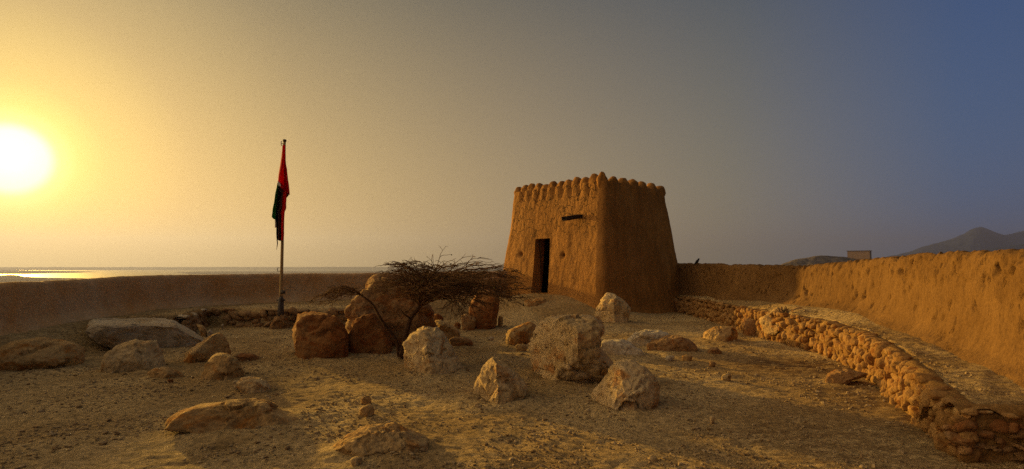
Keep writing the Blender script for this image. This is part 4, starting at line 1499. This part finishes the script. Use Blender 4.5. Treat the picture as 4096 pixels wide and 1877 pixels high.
def far_shore():
    """long low coast with a broken line of scrub on the far side of the lagoon"""
    n = 420
    az = np.linspace(R(-62), R(24), n)
    V = []
    prof = [(11300, -1), (11500, 2), (12200, 10), (13000, 34), (14200, 42), (16000, 10)]
    for d, z in prof:
        dd = d * (1 + .02 * fbm(np.c_[az * 9, 0 * az, 0 * az], 4, 3))
        zz = SEA + z * (1 + .35 * fbm(np.c_[az * 60, 0 * az + d, 0 * az], 6, 4)) if z > 5 else np.full(n, SEA + z)
        V.append(np.stack([dd * np.sin(az), dd * np.cos(az), zz], 1))
    o = link_mesh('coast', np.concatenate(V), grid_faces(len(prof), n), M['mudflat'])
    tag(o, kind='structure')


far_shore()


def mountain(name, pts, D, thick, mat, seed, foot=-75, rough=.06, nu=320, nv=46, crest=0.):
    """ridge whose crest passes through the given picture points at distance D"""
    pts = np.array(pts, float)
    xs = np.linspace(pts[0, 0], pts[-1, 0], nu)
    ys = np.interp(xs, pts[:, 0], pts[:, 1])
    kk = np.ones(9) / 9
    ys = np.convolve(np.pad(ys, 4, mode='edge'), kk, 'valid')
    ys = np.convolve(np.pad(ys, 4, mode='edge'), kk, 'valid')
    ys = ys + crest * fbm(np.c_[xs / 45, 0 * xs, 0 * xs], seed, 4) * 1.5
    C3 = np.array([at_y(x, y, D) for x, y in zip(xs, ys)])
    V = []
    for v in np.linspace(-1, 1, nv):
        f = 1 - abs(v) ** 1.25
        q = C3.copy()
        q[:, 1] += v * thick
        q[:, 0] *= (q[:, 1] / D)
        hgt = C3[:, 2] - foot
        nz = ridged(np.c_[q[:, 0], q[:, 1], 0 * q[:, 0]] / thick * 2.2, seed, 5)
        q[:, 2] = foot + hgt * f + (nz - .6) * hgt * rough * 5 * (f * (1.02 - f) * 3 + .10)
        V.append(q)
    o = link_mesh(name, np.concatenate(V), grid_faces(nv, nu), mat)
    return tag(o, kind='structure')


q2n = 1.5907
mq = lambda L: [(a * q2n, b * q2n) for a, b in L]
mountain('hills', mq([(1930, 690), (1965, 664), (1985, 657), (2010, 651), (2035, 646), (2060, 642), (2090, 644), (2115, 645), (2150, 649), (2200, 650), (2240, 655), (2300, 664), (2380, 680), (2440, 700)]), 1800, 300, M['ridge'], 5, rough=.045, crest=2.2)
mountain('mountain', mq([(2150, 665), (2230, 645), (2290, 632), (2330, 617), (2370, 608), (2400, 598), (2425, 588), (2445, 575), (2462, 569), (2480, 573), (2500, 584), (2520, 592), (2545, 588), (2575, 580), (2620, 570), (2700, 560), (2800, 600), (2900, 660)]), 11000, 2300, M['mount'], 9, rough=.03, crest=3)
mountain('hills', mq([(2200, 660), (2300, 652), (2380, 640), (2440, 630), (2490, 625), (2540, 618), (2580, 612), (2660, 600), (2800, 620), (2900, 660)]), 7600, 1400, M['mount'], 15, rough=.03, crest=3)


def far_fort():
    a = at_y(2133 * q2n, 652 * q2n, 1790); b = at_y(2190 * q2n, 652 * q2n, 1790); t = at_y(2150 * q2n, 632 * q2n, 1790)
    w = b[0] - a[0]; h = t[2] - a[2] + 0
    c = np.array([(a[0] + b[0]) / 2, 1790, a[2] - 3])
    root = empty('hill_fort', c)
    tag(root, 'boxy flat roofed fort building far off on the hazy ridge', 'building')
    ang = R(-38)
    ux = np.array([math.cos(ang), math.sin(ang), 0]); uy = np.array([-math.sin(ang), math.cos(ang), 0])
    k = w / 2 / (abs(ux[0]) + abs(uy[0]))
    mb = MB()
    H2 = (h + 3) / 2
    mb.box(c + np.array([0, 0, H2]), ux * k * 1.18, uy * k * .9, [0, 0, H2])
    mb.build('wall', M['fort'], root, c, smooth=False)
    mb = MB()
    mb.box(c + np.array([0, 0, 2 * H2 + .8]), ux * (k * 1.18 + 2.2), uy * (k * .9 + 2.2), [0, 0, .8])
    mb.build('roof', M['roofslab'], root, c, smooth=False)


far_fort()

# ------------------------------------------------------------------ haze
def build_haze():
    m = bpy.data.materials.new('haze_air')
    m.use_nodes = True
    t = m.node_tree
    t.nodes.clear()
    o = t.nodes.new('ShaderNodeOutputMaterial')
    v = t.nodes.new('ShaderNodeVolumePrincipled')
    v.inputs['Color'].default_value = (.285, .355, .84, 1)
    v.inputs['Density'].default_value = .72e-4
    v.inputs['Anisotropy'].default_value = .52
    t.links.new(v.outputs[0], o.inputs['Volume'])
    m.cycles.volume_sampling = 'DISTANCE'
    mb = MB()
    mb.box((0, 0, 405), (18300, 0, 0), (0, 18300, 0), (0, 0, 479))
    ob = mb.build('haze', m, smooth=False)
    tag(ob, kind='stuff')


build_haze()

# ------------------------------------------------------------------ sky and sun
SUN_AZ, SUN_EL = R(-41.7), R(8.0)                             # azimuth from +Y, to the left
SUN = np.array([math.sin(SUN_AZ) * math.cos(SUN_EL), math.cos(SUN_AZ) * math.cos(SUN_EL), math.sin(SUN_EL)])
sd = bpy.data.lights.new('sun', 'SUN')
sd.energy = 5.0
sd.angle = R(2.0)
sd.color = (1.0, .58, .115)
so = bpy.data.objects.new('sun', sd)
C.objects.link(so)
so.rotation_euler = Vector(SUN).to_track_quat('Z', 'Y').to_euler()
so.location = (-10, 10, 12)


def build_world():
    w = bpy.data.worlds.new('World')
    bpy.context.scene.world = w
    w.use_nodes = True
    t = w.node_tree
    t.nodes.clear()
    n = lambda k, **a: (lambda x: ([setattr(x, p, v) for p, v in a.items()], x)[1])(t.nodes.new(k))
    l = t.links.new
    out = n('ShaderNodeOutputWorld')
    bg = n('ShaderNodeBackground')
    l(bg.outputs[0], out.inputs[0])
    bg.inputs['Strength'].default_value = .1
    sky = n('ShaderNodeTexSky')
    sky.sky_type = 'NISHITA'
    sky.sun_disc = False
    sky.sun_elevation = SUN_EL
    sky.sun_rotation = SUN_AZ
    sky.air_density = 1.5
    sky.dust_density = 4.0
    tc = n('ShaderNodeTexCoord')
    nrm = n('ShaderNodeVectorMath', operation='NORMALIZE')
    l(tc.outputs['Generated'], nrm.inputs[0])
    dirv = nrm.outputs[0]

    def math_(op, a, b=0.):
        x = n('ShaderNodeMath', operation=op)
        for s, v in ((x.inputs[0], a), (x.inputs[1], b)):
            if isinstance(v, (int, float)): s.default_value = v
            else: l(v, s)
        return x.outputs[0]

    def dot(v, c):
        x = n('ShaderNodeVectorMath', operation='DOT_PRODUCT')
        l(v, x.inputs[0]); x.inputs[1].default_value = tuple(c)
        return x.outputs['Value']

    def angle(dotv):
        return math_('MULTIPLY', math_('ARCCOSINE', math_('MINIMUM', math_('MAXIMUM', dotv, -1.), 1.)), 180 / math.pi)
    sep = n('ShaderNodeSeparateXYZ'); l(dirv, sep.inputs[0])
    elev = math_('MULTIPLY', math_('ARCSINE', sep.outputs[2]), 180 / math.pi)
    comb = n('ShaderNodeCombineXYZ'); l(sep.outputs[0], comb.inputs[0]); l(sep.outputs[1], comb.inputs[1])
    hn = n('ShaderNodeVectorMath', operation='NORMALIZE'); l(comb.outputs[0], hn.inputs[0])
    phi = angle(dot(hn.outputs[0], (math.sin(SUN_AZ), math.cos(SUN_AZ), 0)))
    th = angle(dot(dirv, SUN))

    def ramp(v, lo, hi, stops):
        mr = n('ShaderNodeMapRange'); l(v, mr.inputs[0]); mr.inputs[1].default_value = lo; mr.inputs[2].default_value = hi
        r = n('ShaderNodeValToRGB')
        r.color_ramp.interpolation = 'EASE' if False else 'LINEAR'
        e = r.color_ramp.elements
        while len(e) > 1: e.remove(e[-1])
        for i, (p, c) in enumerate(stops):
            q = e[0] if i == 0 else e.new((p - lo) / (hi - lo))
            q.position = (p - lo) / (hi - lo)
            q.color = (*c, 1)
        l(mr.outputs[0], r.inputs[0])
        return r.outputs[0]
    low = ramp(phi, 0, 180, [(0, (.76, .44, .07)), (20, (.63, .395, .12)), (42, (.445, .31, .155)), (62, (.26, .225, .155)), (80, (.072, .135, .26)), (100, (.06, .115, .25)), (125, (.06, .08, .12)), (145, (.07, .055, .045)), (180, (.09, .06, .035))])
    high = ramp(phi, 0, 180, [(0, (.27, .212, .11)), (20, (.160, .134, .084)), (42, (.118, .110, .092)), (64, (.066, .086, .115)), (82, (.026, .070, .20)), (110, (.035, .08, .19)), (150, (.08, .065, .05)), (180, (.09, .07, .045))])
    mr = n('ShaderNodeMapRange'); l(elev, mr.inputs[0]); mr.inputs[1].default_value = 0; mr.inputs[2].default_value = 26
    mr.interpolation_type = 'LINEAR'
    mx = n('ShaderNodeMix', data_type='RGBA'); l(mr.outputs[0], mx.inputs[0]); l(low, mx.inputs[6]); l(high, mx.inputs[7])
    zen = n('ShaderNodeMapRange'); l(elev, zen.inputs[0]); zen.inputs[1].default_value = 26; zen.inputs[2].default_value = 70
    mz = n('ShaderNodeMix', data_type='RGBA'); l(zen.outputs[0], mz.inputs[0]); l(mx.outputs[2], mz.inputs[6]); mz.inputs[7].default_value = (.25, .205, .145, 1)  # warm overhead sky brightened as unseen fill
    glow = ramp(th, 0, 60, [(0, (1.2, 1.2, 1.2)), (2.15, (1.1, 1.1, .9)), (2.9, (.62, .60, .20)), (4.1, (.38, .35, .05)), (6.0, (.21, .175, .02)), (12, (.07, .056, .016)), (22, (.020, .016, .006)), (38, (.004, .003, .001)), (60, (0, 0, 0))])
    gs = n('ShaderNodeVectorMath', operation='SCALE'); l(glow, gs.inputs[0]); gs.inputs['Scale'].default_value = .68
    # compose: mostly the dusty sunset air, partly the clear Nishita sky behind it
    sc = n('ShaderNodeVectorMath', operation='SCALE'); l(mz.outputs[2], sc.inputs[0]); sc.inputs['Scale'].default_value = 5.5
    sg = n('ShaderNodeVectorMath', operation='SCALE'); l(gs.outputs[0], sg.inputs[0]); sg.inputs['Scale'].default_value = 10.0
    sn = n('ShaderNodeVectorMath', operation='SCALE'); l(sky.outputs[0], sn.inputs[0]); sn.inputs['Scale'].default_value = .06
    a1 = n('ShaderNodeVectorMath', operation='ADD'); l(sc.outputs[0], a1.inputs[0]); l(sg.outputs[0], a1.inputs[1])
    # added warm fill light in the sky, unseen beyond the left edge
    vd = np.array([math.sin(R(-100)) * math.cos(R(16)), math.cos(R(-100)) * math.cos(R(16)), math.sin(R(16))])
    side_fill = ramp(angle(dot(dirv, vd)), 0, 60, [(0, (1.25, .80, .32)), (22, (.98, .62, .24)), (40, (.29, .18, .065)), (54, (0, 0, 0))])
    sv = n('ShaderNodeVectorMath', operation='SCALE'); l(side_fill, sv.inputs[0]); sv.inputs['Scale'].default_value = 10.0
    a0 = n('ShaderNodeVectorMath', operation='ADD'); l(a1.outputs[0], a0.inputs[0]); l(sv.outputs[0], a0.inputs[1])
    a1 = a0
    a2 = n('ShaderNodeVectorMath', operation='ADD'); l(a1.outputs[0], a2.inputs[0]); l(sn.outputs[0], a2.inputs[1])
    l(a2.outputs[0], bg.inputs['Color'])
    w.cycles.sampling_method = 'MANUAL'
    w.cycles.sample_map_resolution = 1024


build_world()

sc = bpy.context.scene
sc.view_settings.view_transform = 'Standard'
sc.view_settings.look = 'None'
sc.view_settings.exposure = .70
sc.view_settings.gamma = 1
sc.render.engine = 'CYCLES'
sc.cycles.use_denoising = False
sc.cycles.use_adaptive_sampling = False
try:
    sc.cycles.denoiser = 'OPENIMAGEDENOISE'
    sc.cycles.denoising_input_passes = 'RGB_ALBEDO_NORMAL'
except Exception:
    pass
sc.cycles.max_bounces = 5
sc.cycles.diffuse_bounces = 3
sc.cycles.volume_bounces = 0
sc.cycles.sample_clamp_indirect = 4
